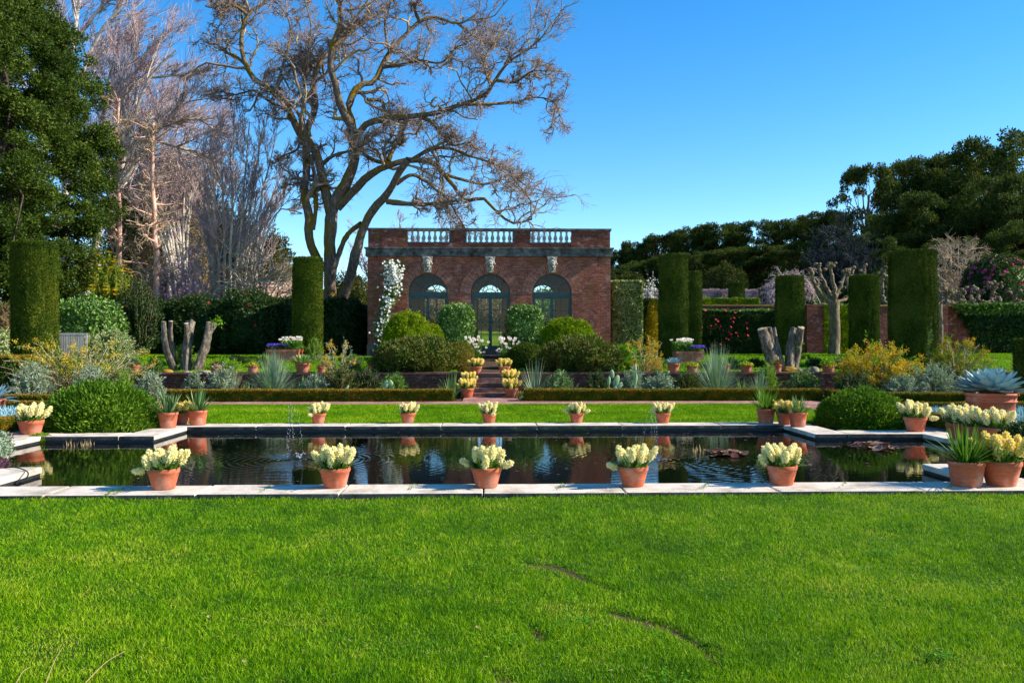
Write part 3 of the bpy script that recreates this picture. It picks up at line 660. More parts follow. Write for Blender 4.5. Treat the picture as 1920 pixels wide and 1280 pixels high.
prof = [(.0, 0), (.085, 0), (.085, .04), (.05, .055), (.045, .075), (.075, .14), (.085, .19), (.07, .25), (.042, .33), (.036, .40), (.05, .415), (.05, .43), (.036, .445), (.05, .47), (.08, .478), (.08, .51), (0, .51)]
a = Acc(); lathe(a, prof, n=14); bm_ = a.mesh('baluster', BALSTONE)
H = PAR - COR - .235
for p in ops:
    for k in range(8):
        o = bpy.data.objects.new('baluster', bm_); COL.objects.link(o); o.parent = house; w = (p[1] - p[0] - .06) / 8
        o.location = (p[0] + .03 + w * (k + .5), .2, COR + .235); o.scale = (1, 1, H / .51)
# carved keystone heads
def blob(acc, c, r, n=14, m=10, mi=0, wb=.0, seed=0):
    aa = np.arange(n) * 2 * PI / n; tt = np.linspace(PI/2, -PI/2, m)
    d = np.stack([np.cos(tt)[:, None]*np.cos(aa), np.cos(tt)[:, None]*np.sin(aa), np.repeat(np.sin(tt)[:, None], n, 1)], -1)
    V = np.asarray(c) + d * np.asarray(r) * (1 + wb * wob(d, 2.5, seed))[..., None]
    i, j = np.meshgrid(np.arange(m-1), np.arange(n), indexing='ij'); j2 = (j+1) % n
    acc.add(V.reshape(-1, 3), np.stack([i*n+j, (i+1)*n+j, (i+1)*n+j2, i*n+j2], -1).reshape(-1, 4), mi, True)
a = Acc()
V = [(-.13, 0, 0), (.13, 0, 0), (.13, -.20, 0), (-.13, -.20, 0), (-.21, 0, .68), (.21, 0, .68), (.21, -.16, .68), (-.21, -.16, .68)]
a.add(V, [(0, 1, 2, 3), (4, 7, 6, 5), (3, 2, 6, 7), (1, 5, 6, 2), (0, 3, 7, 4)])
blob(a, (0, -.22, .40), (.135, .13, .19)); blob(a, (0, -.345, .37), (.028, .045, .06)); blob(a, (0, -.315, .455), (.10, .035, .024)); blob(a, (0, -.32, .285), (.055, .035, .02)); blob(a, (0, -.30, .235), (.06, .05, .04))
for s in (-1, 1):
    blob(a, (s*.05, -.325, .345), (.045, .035, .05)); blob(a, (s*.14, -.2, .38), (.03, .04, .06))
    for k in range(5): blob(a, (s*(.05 + .03*k), -.24 + .012*k, .585 - .055*k), (.055, .07, .05), 10, 7)
    for k in range(3): blob(a, (s*(.09 - .02*k), -.24, .24 - .05*k), (.05, .06, .045), 10, 7)
blob(a, (0, -.25, .60), (.07, .07, .05))
km = a.mesh('keystone_head', PALESTONE)
for xc in BAY:
    o = bpy.data.objects.new('keystone_head', km); COL.objects.link(o); o.parent = house; o.location = (xc, 0, SPR + AR + .04)
# glazing: teal frames, fanlights and doors
GLASS = None
t = NT('window_glass'); gl = t.n('ShaderNodeBsdfGlossy'); gl.inputs['Roughness'].default_value = .01; trp = t.n('ShaderNodeBsdfTransparent'); trp.inputs[0].default_value = (.82, .86, .84, 1)
lw = t.n('ShaderNodeFresnel'); lw.inputs[0].default_value = 1.5; ms = t.n('ShaderNodeMixShader'); t.l(t.math('MULTIPLY', lw.outputs[0], .7), ms.inputs[0]); t.l(trp.outputs[0], ms.inputs[1]); t.l(gl.outputs[0], ms.inputs[2]); t.l(ms.outputs[0], t.out.inputs[0]); GLASS = t.m
def arc_band(acc, r0, r1, y0, y1, zc, n=25):
    th = np.linspace(PI, 0, n); i = np.arange(n - 1)
    P = lambda r, y: np.c_[r*np.cos(th), np.full(n, y), zc + r*np.sin(th)]
    for A_, B_ in ((P(r0, y0), P(r1, y0)), (P(r1, y1), P(r0, y1)), (P(r0, y1), P(r0, y0)), (P(r1, y0), P(r1, y1))): acc.add(np.r_[A_, B_], np.stack([i, i+1, i+1+n, i+n], -1))
def spoke(acc, ang, r0, r1, w, y0, y1, zc):
    c, s = math.cos(ang), math.sin(ang); px_, pz_ = -s * w / 2, c * w / 2
    V = []
    for y in (y0, y1):
        for r_, q in ((r0, 1), (r1, 1), (r1, -1), (r0, -1)): V.append((r_*c + q*px_, y, zc + r_*s + q*pz_))
    acc.add(V, [(0, 1, 2, 3), (7, 6, 5, 4), (0, 4, 5, 1), (2, 6, 7, 3), (1, 5, 6, 2), (3, 7, 4, 0)])
def glazed(xc, kind, y=.16, parent=house):
    a = Acc(); ya, yb = y - .04, y + .05; w = .06
    arc_band(a, AR - w, AR - .003, ya, yb, SPR); box(a, -AR + .003, -AR + w, ya, yb, .03, SPR - .002); box(a, AR - w, AR - .003, ya, yb, .03, SPR - .002)
    box(a, -AR + w + .002, AR - w - .002, ya - .02, yb, SPR - .10, SPR + .06)
    arc_band(a, .30, .335, y - .01, y + .02, SPR + .062)
    for k in (1, 2, 3, 4): spoke(a, PI * k / 5, .335, AR - w - .002, .03, y - .008, y + .018, SPR + .062)
    o = local(a, kind, TEAL, parent); o.location = (xc, 0, 0)
    g = Acc(); n = 25; th = np.linspace(PI, 0, n); R = AR - w
    V = np.r_[[(0, y + .004, SPR)], np.c_[R*np.cos(th), np.full(n, y + .004), SPR + R*np.sin(th)]]; i = np.arange(1, n); g.add(V, np.stack([np.zeros_like(i), i, i+1], -1))
    local(g, 'fanlight_pane', GLASS, o)
    if kind == 'rear_window':
        a = Acc(); box(a, -.03, .03, y - .02, y + .02, .04, SPR - .102); box(a, -AR + w, AR - w, y - .021, y + .021, .9, .93); local(a, 'mullion', TEAL, o); return
    top = SPR - .102; lw_ = AR - w - .004
    for s in (-1, 1):
        a = Acc(); x0, x1 = sorted((s * .004, s * lw_)); st = .065 if kind == 'door' else .055; zb = .04; kick = .38 if kind == 'door' else .30
        box(a, x0, x0 + st, y - .03, y + .03, zb, top); box(a, x1 - st, x1, y - .03, y + .03, zb, top); box(a, x0 + st + .001, x1 - st - .001, y - .029, y + .029, top - .08, top); box(a, x0 + st + .001, x1 - st - .001, y - .024, y + .024, zb, zb + kick)
        zs = np.linspace(zb + kick, top - .08, 5)
        for zz in zs[1:-1]: box(a, x0 + st + .002, x1 - st - .002, y - .012, y + .02, zz - .012, zz + .012)
        xm = (x0 + x1) / 2; box(a, xm - .012, xm + .012, y - .0135, y + .0215, zb + kick + .002, top - .082)
        l = local(a, 'door_leaf' if kind == 'door' else 'casement', TEAL, o)
        g = Acc(); g.add([(x0 + st, y + .005, zb + kick), (x1 - st, y + .005, zb + kick), (x1 - st, y + .005, top - .08), (x0 + st, y + .005, top - .08)], [(0, 1, 2, 3)]); local(g, 'pane', GLASS, o)
        if kind == 'door' and s == 1:
            a = Acc(); tubes(a, [(.05, y - .03, 1.05), (.05, y - .08, 1.05), (.13, y - .085, 1.05)], [.012] * 3, 6, cap=True); local(a, 'handle', IRON, o)
for xc, k in zip(BAY, ('window', 'door', 'window')): glazed(xc, k)
AR, SPR = .64, 2.80
for xc in BAY: glazed(xc, 'rear_window', DEPTH - .2)
AR, SPR = .83, 2.62
for sx in (-1, 1):
    before = set(COL.objects); glazed(0, 'side_window', .2)
    for o in set(COL.objects) - before:
        if o.parent == house: o.rotation_euler = (0, 0, sx * PI / 2); o.location = (sx * HW, DEPTH / 2, 0)
a = Acc(); box(a, BAY[1] - AR - .1, BAY[1] + AR + .1, -.45, -.031, -.12, .0); box(a, BAY[1] - AR, BAY[1] + AR, -.028, .40, -.05, .028); local(a, 'doorstep', CASTSTONE)

# ------------------------------------------------------------------ the old oak behind the house (limbs traced, given their own depth)
def unz(q, s=1723 / 700.0, ox=380, oy=0): return (q[0] / s + ox, q[1] / s + oy)
OAKY = 45.0
LIMBS = [  # (width at start, width at end in traced pixels, depth drift in metres, points)
    (62, 54, 0.0, [(592, 1640), (586, 1500), (590, 1280), (588, 1100), (596, 960)]),
    (50, 12, 1.5, [(594, 985), (575, 920), (560, 850), (540, 760), (510, 680), (450, 620), (420, 560), (380, 480), (310, 410), (240, 370), (195, 290), (178, 210), (185, 130), (215, 60), (290, 10), (330, -60)]),
    (56, 16, -1.5, [(598, 975), (612, 920), (660, 850), (700, 740), (702, 650), (690, 590), (640, 500), (610, 380), (590, 310), (600, 210), (640, 100), (632, 0), (640, -90)]),
    (40, 10, 2.5, [(700, 680), (690, 560), (672, 510), (690, 440), (730, 390), (790, 380), (830, 300), (880, 220), (950, 150), (1000, 100), (1070, 80), (1180, 110), (1260, 70)]),
    (36, 8, -3.0, [(704, 640), (760, 570), (850, 550), (950, 540), (1080, 520), (1200, 480), (1300, 440), (1350, 370), (1410, 290), (1500, 230), (1560, 180)]),
    (16, 4, 1.0, [(1190, 484), (1330, 480), (1440, 475), (1530, 450), (1620, 470), (1650, 540)]),
    (26, 8, 1.5, [(596, 220), (680, 150), (760, 90), (850, 40), (880, -20), (960, -90)]),
    (42, 9, -2.0, [(622, 960), (640, 940), (700, 880), (780, 800), (870, 760), (960, 740), (1060, 750), (1110, 800), (1160, 860), (1210, 930), (1290, 912), (1350, 970), (1430, 1030), (1520, 1010)]),
    (22, 8, 1.5, [(868, 756), (790, 740), (740, 700), (752, 640), (820, 590), (900, 562)]),
    (20, 5, -2.0, [(965, 738), (1050, 690), (1140, 685), (1230, 720), (1300, 740), (1400, 780), (1480, 850)]),
    (24, 18, 0.5, [(858, 740), (900, 640), (935, 565)]),
    (46, 26, 2.0, [(556, 1250), (520, 1180), (490, 1090), (492, 1000), (470, 900), (480, 800), (478, 700), (482, 600), (520, 500), (510, 380), (560, 250)]),
    (22, 14, 0.8, [(508, 1060), (522, 960), (520, 840), (502, 750), (470, 660)]),
    (58, 30, -2.2, [(600, 1560), (640, 1400), (680, 1280), (712, 1150), (760, 1010), (820, 930), (870, 870), (910, 790), (950, 735)]),
    (30, 8, -1.5, [(850, 930), (960, 942), (1060, 940), (1150, 930), (1220, 918)]),
    (22, 5, 1.0, [(892, 850), (960, 808), (1020, 830), (1080, 880), (1130, 920), (1180, 1000), (1215, 1060)]),
    (26, 22, 0.0, [(606, 1240), (640, 1140), (672, 1080), (730, 1030)]),
    (20, 6, -1.0, [(1240, 655), (1150, 670), (1100, 620), (1050, 560), (1000, 540)][::-1]),
    (22, 5, 1.0, [(292, 385), (290, 350), (330, 325), (420, 300), (500, 288), (560, 250)]),
    (18, 6, -1.5, [(440, 590), (400, 520), (330, 480), (280, 450), (240, 418), (130, 440), (80, 410)]),
    (14, 4, 1.0, [(450, 660), (430, 695), (370, 720), (330, 758)]),
    (12, 4, -1.0, [(478, 830), (430, 850), (375, 856)]),
    (22, 6, 2.5, [(1300, 442), (1330, 400), (1300, 300), (1330, 220), (1380, 150)]),
    (20, 5, -2.5, [(830, 310), (920, 300), (1000, 280), (1100, 290), (1160, 230), (1210, 200)]),
    (20, 5, 2.0, [(372, 480), (350, 400), (370, 300), (400, 200), (400, 100), (350, 20)]),
    (22, 6, -2.0, [(540, 770), (600, 720), (700, 690), (780, 650)]),
    (20, 5, 2.0, [(760, 460), (830, 470), (850, 540), (960, 560), (1050, 560)]),
    (18, 5, 2.0, [(1100, 800), (1200, 830), (1300, 850), (1400, 830), (1490, 900)]),
    (18, 5, 2.5, [(200, 300), (150, 260), (90, 230), (60, 160), (100, 80)]),
    (16, 5, -2.5, [(210, 70), (150, 30), (60, 20), (20, -30)]),
    (18, 6, -2.0, [(1000, 100), (980, 30), (1040, -60)]), (16, 5, 2.0, [(520, 500), (470, 400), (480, 260), (500, 120), (470, 0)]),
    (16, 5, 2.0, [(1180, 110), (1260, 170), (1330, 200)]), (16, 5, -2.0, [(1350, 370), (1440, 380), (1520, 330), (1590, 330)]),
    (12, 5, 2.0, [(120, 0), (170, 30), (186, 120)][::-1])]
S_ = 1723 / 700.0; limb3 = []; placed = []
for w0, w1, dr, pts in LIMBS:
    px_ = np.array([unz(q) for q in pts])
    if not placed: y0 = OAKY
    else:
        A_ = np.concatenate(placed); y0 = A_[np.argmin(np.hypot(A_[:, 0] - px_[0, 0], A_[:, 1] - px_[0, 1])), 2]
    r_ = resample(np.c_[px_, np.zeros(len(px_))], 26)
    s = np.linspace(0, 1, 26); yy = y0 + dr * s ** 1.2 * 1.3 + .35 * np.sin(s * 9 + w0) * s
    placed.append(np.c_[r_[:, :2], yy])
    P3 = np.array([W(x, y, Y) for (x, y), Y in zip(r_[:, :2], yy)]); sc_ = yy / F / S_
    limb3.append((P3, (w0 + (w1 - w0) * s ** .8) * sc_ * .5 * (1 + .07 * np.sin(s * 23 + dr))))
P = np.stack([q[0] for q in limb3]); R = np.stack([q[1] for q in limb3])
ob = W(610, 660, OAKY); ob[2] = gz1(ob[0], OAKY)
oak = thing('oak_tree', 'huge old bare oak with mossy twisting limbs rising behind the brick pavilion', 'tree', ob)
a = Acc(); r = np.random.default_rng(3)
Pn = P + .05 * R[..., None] * r.normal(size=P.shape); tubes(a, Pn, R, 12)
a.build('trunk', OAKBARK, oak, ob)
sub = slice(1, None); keepl = [k for k in range(1, len(LIMBS)) if k not in (13, 16)]
Pk, Rk = P[keepl], R[keepl]
g1 = grow(Pk, Rk, 15, .25, 1.0, .30, (35, 80), (0, 0, .22), .34, 9, .62, .026, r, lo=.5, hi=1.3, taper=.3)
e1 = grow(Pk, Rk, 3, .93, 1.0, .30, (10, 50), (0, 0, .1), .34, 9, .8, .022, r, taper=.2)
g1 = (np.r_[g1[0], e1[0]], np.r_[g1[1], e1[1]])
g2 = grow(*g1, 7, .15, 1.0, .58, (30, 75), (0, 0, .12), .36, 7, .6, .014, r, lo=.5, hi=1.2)
g3 = grow(*g2, 6, .1, 1.0, .70, (20, 65), (0, 0, .10), .24, 5, .6, .0075, r, lo=.6, hi=1.5)
g4 = grow(*g3, 3, .2, 1.0, .75, (15, 60), (0, 0, .15), .2, 3, .7, .0045, r, lo=.7, hi=1.6, keep=.8)
a = Acc(); tubes(a, *g1, 5); tubes(a, *g2, 4)
a.build('branches', OAKTWIG, oak, ob)
a = Acc(); tubes(a, *g3, 3); tubes(a, *g4, 3)
a.build('twigs', OAKFINE, oak, ob)
# ------------------------------------------------------------------ plant builders
def ncount(area, L, asp, cover): return int(cover * area / (L * L * asp * .5))

def base_at(px, Y, z=None):
    p = W(px, 650, Y); p[2] = gz1(p[0], Y) if z is None else z; return p

def flowers(acc, P, N, size, mi, rng, petals=5):
    n = len(P); N = nrm(N); q = nrm(np.cross(N, rng.normal(size=(n, 3)))); s = np.cross(N, q)
    for k in range(petals):
        a = 2 * PI * k / petals; D = nrm(np.cos(a) * q + np.sin(a) * s + .35 * N)
        leafs(acc, P, D, N, size * .6, size * .5, .1, mi)

def shrub(name, label, cat, px, Y, wpx, top, mat, L=.06, asp=.5, cover=2.0, lump=.12, ls=2.2, zc=.42, power=1.0, base=None, depth=1.0, z=None,
          fl=None, seed=0, jit=.12, out=.5, up=.3, core=.86, group=None, zmin=-.75, flat=.5):
    b = base_at(px, Y, z); h = W(px, top, Y)[2] - b[2]; rx = M(wpx, Y) / 2; ry = rx * depth
    c = b + np.array([0, 0, h * zc]); rz = h * (1 - zc); r = np.random.default_rng(abs(seed + int(px) * 7 + int(top)))
    lo = max(zmin, -zc / (1 - zc)) if zc > 0.02 else 0.0
    area = 4 * PI * (((rx*ry)**1.6 + (rx*rz)**1.6 + (ry*rz)**1.6) / 3) ** (1/1.6) * (1 - lo) / 2
    n = ncount(area, L, asp, cover); P, N = dome_pts(n, c, rx, ry, rz, r, lump, ls, seed + int(px), lo, power)
    a = Acc(); dome_core(a, c, rx, ry, rz, core - .02, 0, lump, ls, seed + int(px), power); P = P + N * (np.abs(r.normal(size=n)) * L * .5)[:, None]; foliage(a, P, N, L, asp, out, up, jit * min(rx, rz), flat, rng=r, rnd=.62)
    mats = [mat]
    if fl:
        m, nf, sz, zl = fl; P, N = dome_pts(nf * 2, c, rx * 1.01, ry * 1.01, rz * 1.01, r, lump, ls, seed + int(px), max(lo, zl), power); P, N = P[:nf], N[:nf]
        flowers(a, P, N + np.array([0, -.3, .1]), sz, 1, r); mats.append(m)
    o = a.build(name, mats, None, b); tag(o, label, cat, group); return o

def clipped_column(name, label, px, Y, dpx, top, mat=L_YEW, seed=0, group=None, L=.075, asp=.3, kind='yew', z=None):
    b = base_at(px, Y, z); R_ = M(dpx, Y) / 2; H = W(px, top, Y)[2] - b[2]; r = np.random.default_rng(seed + int(px))
    n = ncount(2 * PI * R_ * H, L, asp, 3.0); th = r.random(n) * 2 * PI; zz = r.random(n) * H
    q = np.stack([np.cos(th), np.sin(th), zz * .10 / R_], 1); k = 1 + .035 * wob(np.c_[q[:, :2], zz * .9], 1.6, seed + int(px) + 9, 2) + .075 * wob(q * 1.0, 6.0, seed + int(px), 3) + .03 * wob(np.c_[q[:, :2] * 3, zz * .8], 2.5, seed)
    rad = R_ * .97 * k * (1 - .05 * smooth(.86, 1, zz / H))
    P = np.c_[b[0] + rad * np.cos(th), b[1] + rad * np.sin(th), b[2] + zz]; N = np.c_[np.cos(th), np.sin(th), np.zeros(n)]
    a = Acc(); foliage(a, P, N, L, asp, .22, .9, .05 * R_, .32, rng=r, rnd=.38)
    m = ncount(PI * R_ * R_, L, asp, 3.2); th = r.random(m) * 2 * PI; rr = R_ * .97 * np.sqrt(r.random(m)); P = np.c_[b[0] + rr*np.cos(th), b[1] + rr*np.sin(th), b[2] + H - .05 - .06 * (rr / R_) ** 2 + .035 * r.normal(size=m)]
    foliage(a, P, np.c_[np.cos(th)*.25, np.sin(th)*.25, np.ones(m)], L * 1.15, asp, .6, .5, .03, .5, rng=r)
    lathe(a, [(R_*.93, 0), (R_*.93, H*.5), (R_*.92, H*.9), (R_*.86, H - .08), (0, H - .07)], b, 26, 0)
    o = a.build(name, mat, None, b); tag(o, label, kind, group); return o

def clipped_box(name, label, cat, pts, w, h, mats, L=.035, asp=.6, cover=2.6, z=None, seed=0, top_mat=True, group=None, rough=.02):
    """hedge following a ground polyline"""
    pts = [np.array(p, float) for p in pts]; r = np.random.default_rng(seed + 77); a = Acc(); b = np.array([*pts[0], gz1(*pts[0]) if z is None else z])
    for p, q in zip(pts[:-1], pts[1:]):
        d = (q - p) / np.linalg.norm(q - p); nv = np.array([-d[1], d[0]]); Ln = np.linalg.norm(q - p) + w * .5 * 0; zf = lambda xy: (gz(xy[:, 0], xy[:, 1]) if z is None else np.full(len(xy), z))
        for kind_ in ('s1', 's2', 'top', 'e1', 'e2'):
            if kind_[0] == 's':
                s = 1 if kind_ == 's1' else -1; n = ncount(Ln * h, L, asp, cover); u = r.random(n) * Ln; zz = h * r.random(n); wv = wob(np.c_[u * .8, np.full(n, s * 3.0), zz], 2.2, seed) * rough * 1.5
                xy = p + d * u[:, None] + nv * (s * (w / 2 + wv - .04 * (zz / h > .9) * w))[:, None]; N = np.c_[np.tile(nv * s, (n, 1)), np.full(n, .1)]; mi = 0
            elif kind_ == 'top':
                n = ncount(Ln * w, L, asp, cover); u = r.random(n) * Ln; v = (r.random(n) - .5) * w; zz = h + rough * wob(np.c_[u, v, u * 0], 3, seed) - .02 * (2 * np.abs(v) / w) ** 4
                xy = p + d * u[:, None] + nv * v[:, None]; N = np.tile([0, 0, 1.], (n, 1)); mi = 1 if top_mat else 0
            else:
                n = ncount(h * w, L, asp, cover); v = (r.random(n) - .5) * w; zz = h * r.random(n); s = -1 if kind_ == 'e1' else 1; u = np.full(n, 0 if s < 0 else Ln)
                xy = p + d * u[:, None] + nv * v[:, None]; N = np.c_[np.tile(d * s, (n, 1)), np.zeros(n)]; mi = 0
            P = np.c_[xy, zf(xy) + zz]; foliage(a, P, N, L, asp, .5, .25, .03, .7, mi=mi, rng=r)
        k = max(2, int(Ln / 1.0)); u = np.linspace(0, Ln, k)
        for u0, u1 in zip(u[:-1], u[1:]):
            c4 = [p + d*u0 - nv*w*.45, p + d*u1 - nv*w*.45, p + d*u1 + nv*w*.45, p + d*u0 + nv*w*.45]; z0 = zf(np.array(c4))
            V = [(*c, zz) for c, zz in zip(c4, z0)] + [(*c, zz + h - .03) for c, zz in zip(c4, z0)]
            a.add(V, [(4, 5, 6, 7), (0, 1, 5, 4), (2, 3, 7, 6), (1, 2, 6, 5), (3, 0, 4, 7)])
    o = a.build(name, mats, None, b); tag(o, label, cat, group); return o

def plume_shrub(name, label, cat, px, Y, wpx, top, n=40, leaf=L_YSHRUB, fl=PET_GOLD, dens=1.0, plume=.3, z=None, seed=0, spread=1.0, leafL=.05, fsz=.035, frac=.8):
    """feathery shrub of arching stems that end in yellow flower plumes"""
    b = base_at(px, Y, z); h = W(px, top, Y)[2] - b[2]; w = M(wpx, Y) / 2; r = np.random.default_rng(seed + int(px))
    th = r.random(n) * 2 * PI; rad = w * np.sqrt(r.random(n)) * spread; hh = h * (.55 + .5 * r.random(n)) * (1 - .45 * (rad / w) ** 2)
    K = 9; t = np.linspace(0, 1, K)
    P = np.stack([b[0] + .15*w*np.cos(th)[:, None] + rad[:, None]*np.cos(th)[:, None]*t**1.3, b[1] + .15*w*np.sin(th)[:, None] + .8*rad[:, None]*np.sin(th)[:, None]*t**1.3, b[2] + hh[:, None]*(t*1.25 - .25*t**3)], -1)
    P[:, 1:] += .03 * h * r.normal(size=(n, K-1, 3)) * t[1:, None]
    root = thing(name, label, cat, b)
    a = Acc(); tubes(a, P, np.linspace(.012, .004, K)[None].repeat(n, 0) * max(1, h), 4); a.build('stems', TWIGT, root, b)
    g, gr = grow(P, np.full((n, K), .004), int(7 * dens), .25, 1.0, .30, (25, 60), (0, 0, .2), .2, 5, .8, .002, r)
    a = Acc()
    for Q, m in ((P, int(46 * dens)), (g, int(16 * dens))):
        N_ = len(Q); idx = np.repeat(np.arange(N_), m); f = (.12 + .88 * r.random(len(idx))) * (Q.shape[1] - 1.001); i = f.astype(int); u = (f - i)[:, None]
        p = Q[idx, i] * (1-u) + Q[idx, i+1] * u; D = nrm(Q[idx, i+1] - Q[idx, i]); s = nrm(np.cross(D, r.normal(size=D.shape)))
        leafs(a, p, nrm(D * .7 + s), nrm(r.normal(size=D.shape) + [0, 0, .6]), leafL * (.7 + .6 * r.random(len(p))), leafL * .3, .05)
    a.build('foliage', leaf, root, b)
    a = Acc()
    for Q, m, fr in ((P, int(90 * dens), frac), (g, int(36 * dens), frac * .6)):
        sel = np.where(r.random(len(Q)) < fr)[0]
        if not len(sel): continue
        idx = np.repeat(sel, m); f = (1 - plume + plume * r.random(len(idx))) * (Q.shape[1] - 1.001); i = f.astype(int); u = (f - i)[:, None]
        p = Q[idx, i] * (1-u) + Q[idx, i+1] * u + r.normal(size=(len(idx), 3)) * .022 * max(.6, h); leafs(a, p, nrm(r.normal(size=p.shape) + [0, 0, .4]), nrm(r.normal(size=p.shape)), fsz, fsz * .7, .1)
    if a.n: a.build('flower_plumes', fl, root, b)
    return root

def spray(acc, c, n, L, W_, rng, emin=10, emax=88, droop=.25, K=5, prof='grass', fold=0, mi=0, r0=.03, lv=.25):
    th = rng.random(n) * 2 * PI; el = np.radians(emin + (emax - emin) * rng.random(n) ** .8)
    D = np.c_[np.cos(th)*np.cos(el), np.sin(th)*np.cos(el), np.sin(el)]; P = np.asarray(c) + np.c_[np.cos(th), np.sin(th), np.zeros(n)] * (r0 * np.sqrt(rng.random(n)))[:, None]
    ribbons(acc, P, D, L * (1 - lv + 2 * lv * rng.random(n)), W_ * (.8 + .4 * rng.random(n)), droop * np.cos(el), K, mi, prof, fold)

def rosette(acc, c, n, L, W_, rng, e0=5, e1=85, fold=.18, mi=0, droop=.05, r0=.05):
    k = np.arange(n); th = k * 2.39996 + .1 * rng.normal(size=n); f = (k + .5) / n; el = np.radians(e0 + (e1 - e0) * f ** 1.1)
    D = np.c_[np.cos(th)*np.cos(el), np.sin(th)*np.cos(el), np.sin(el)]; P = np.asarray(c) + np.c_[np.cos(th), np.sin(th), f * .4] * r0 * (1 - .6 * f)[:, None]
    ribbons(acc, P, D, L * (1 - .35 * f) * (.92 + .16 * rng.random(n)), W_ * (1 - .25 * f), droop, 7, mi, 'agave', fold)

def loose_shrub(name, label, cat, px, Y, wpx, top, mat, L=.13, asp=.22, n=70, m=34, z=None, group=None, seed=0, fl=None, emin=8, bend=.25, stem=None):
    """open shrub of leafy sprigs fanning from the base, with an uneven outline"""
    b = base_at(px, Y, z); h = W(px, top, Y)[2] - b[2]; w = M(wpx, Y) / 2; r = np.random.default_rng(abs(seed + int(px) * 3 + int(top)))
    th = r.random(n) * 2 * PI; el = np.radians(emin + (88 - emin) * r.random(n) ** .7); k = .7 + .45 * r.random(n); K = 7; t = np.linspace(0, 1, K)
    ex, ez = w * np.cos(el) * k, h * (np.sin(el) * .95 + .05) * k
    s0 = .25 * w * np.sqrt(r.random(n)); x0, y0 = s0 * np.cos(th), s0 * np.sin(th)
    P = np.stack([b[0] + x0[:, None] + (ex * np.cos(th) - x0)[:, None] * t, b[1] + y0[:, None] + (ex * np.sin(th) - y0)[:, None] * t, b[2] + ez[:, None] * (t * (1 + bend) - bend * t ** 2)], -1); P[:, 1:] += r.normal(size=(n, K - 1, 3)) * .035 * min(w, h)
    a = Acc(); tubes(a, P, np.linspace(.009, .003, K)[None].repeat(n, 0), 3, 1)
    idx = np.repeat(np.arange(n), m); f = (.2 + .8 * r.random(len(idx))) * (K - 1.001); i = f.astype(int); u = (f - i)[:, None]; p = P[idx, i] * (1-u) + P[idx, i+1] * u; D = nrm(P[idx, i+1] - P[idx, i]); s = nrm(np.cross(D, r.normal(size=D.shape)))
    l = L * (.6 + .7 * r.random(len(p))) * (1 - .3 * f / K); leafs(a, p, nrm(D * .8 + s * .9), nrm(r.normal(size=D.shape) + [0, -.2, .6]), l, l * asp, .06)
    mats = [mat, TWIGT]
    if fl: c = P[r.permutation(n)[:fl[1]], -1]; flowers(a, c, nrm(c - b), fl[2], 2, r); mats.append(fl[0])
    o = a.build(name, mats, None, b); tag(o, label, cat, group); return o

def tuft(name, label, cat, px, Y, wpx, top, mat, n=300, wd=.012, droop=.3, emin=8, K=6, z=None, group=None, seed=0, bottom=None):
    b = base_at(px, Y, z); h = W(px, top, Y)[2] - b[2]; L = max(h * 1.05, M(wpx, Y) / 2); r = np.random.default_rng(seed + int(px)); a = Acc()
    th = r.random(n) * 2 * PI; el = np.radians(emin + (90 - emin) * r.random(n) ** .75); D = np.c_[np.cos(th)*np.cos(el), np.sin(th)*np.cos(el), np.sin(el)]
    ax = np.sqrt((np.cos(el) * M(wpx, Y) / 2) ** 2 + (np.sin(el) * h) ** 2)
    P = b + np.c_[np.cos(th), np.sin(th), np.full(n, .2)] * (.05 + .05 * r.random(n))[:, None]
    ribbons(a, P, D, ax * (.75 + .4 * r.random(n)), wd, droop * np.cos(el), K, 0, 'grass')
    o = a.build(name, mat, None, b); tag(o, label, cat, group); return o

# ------------------------------------------------------------------ pots
def pot_mesh(acc, R_=.165, H=.215, b=.70, rim=.045, wide=1.06):
    r0 = R_ * b; rr = R_ / wide
    lathe(acc, [(0, 0), (r0*.96, 0), (r0, .006), (r0 + (rr - r0)*.5, (H - rim)*.5), (rr, H - rim - .004), (R_*.985, H - rim + .002), (R_, H - rim*.6), (R_, H - .008), (R_*.985, H), (R_*.90, H), (R_*.88, H - .02), (R_*.86, H*.80)], n=36)
def soil_mesh(acc, R_, H): lathe(acc, [(R_*.87, H*.86), (R_*.5, H*.89), (0, H*.88)], n=20)
def spike_mesh(pet, rng, nf=38, h0=.085, h1=.212, rad=.037):
    a = Acc(); tubes(a, [(0, 0, -.02), (0, 0, h0), (0, 0, h1 - .01)], [.006, .006, .003], 5)
    t = (np.arange(nf) + .5) / nf; th = np.arange(nf) * 2.39996 + .3 * rng.normal(size=nf); z = h0 + (h1 - h0) * t; pr = np.interp(t, [0, .15, .75, 1], [.85, 1.05, .95, .62])
    O_ = np.c_[np.cos(th), np.sin(th), -.25 + 1.0 * t ** 1.5]; O_ = nrm(O_); C_ = np.c_[np.zeros(nf), np.zeros(nf), z] + O_ * (rad * .55 * pr)[:, None]
    tubes(a, np.stack([np.c_[np.zeros(nf), np.zeros(nf), z], C_], 1), np.stack([np.full(nf, .004), np.full(nf, .008)], 1), 4, 1)
    q = nrm(np.cross(O_, rng.normal(size=(nf, 3)))); s = np.cross(O_, q)
    for k in range(6):
        an = 2 * PI * k / 6; D = nrm(np.cos(an) * q + np.sin(an) * s + (.5 if k % 2 else .05) * O_ + .15 * rng.normal(size=(nf, 3))); leafs(a, C_, D, O_, rad * .92 * pr * rng.uniform(.8, 1.25, nf), .0165, -.15, 1)
    return a.mesh('flower_spike', [L_STRAP, pet])
SPIKES = {}
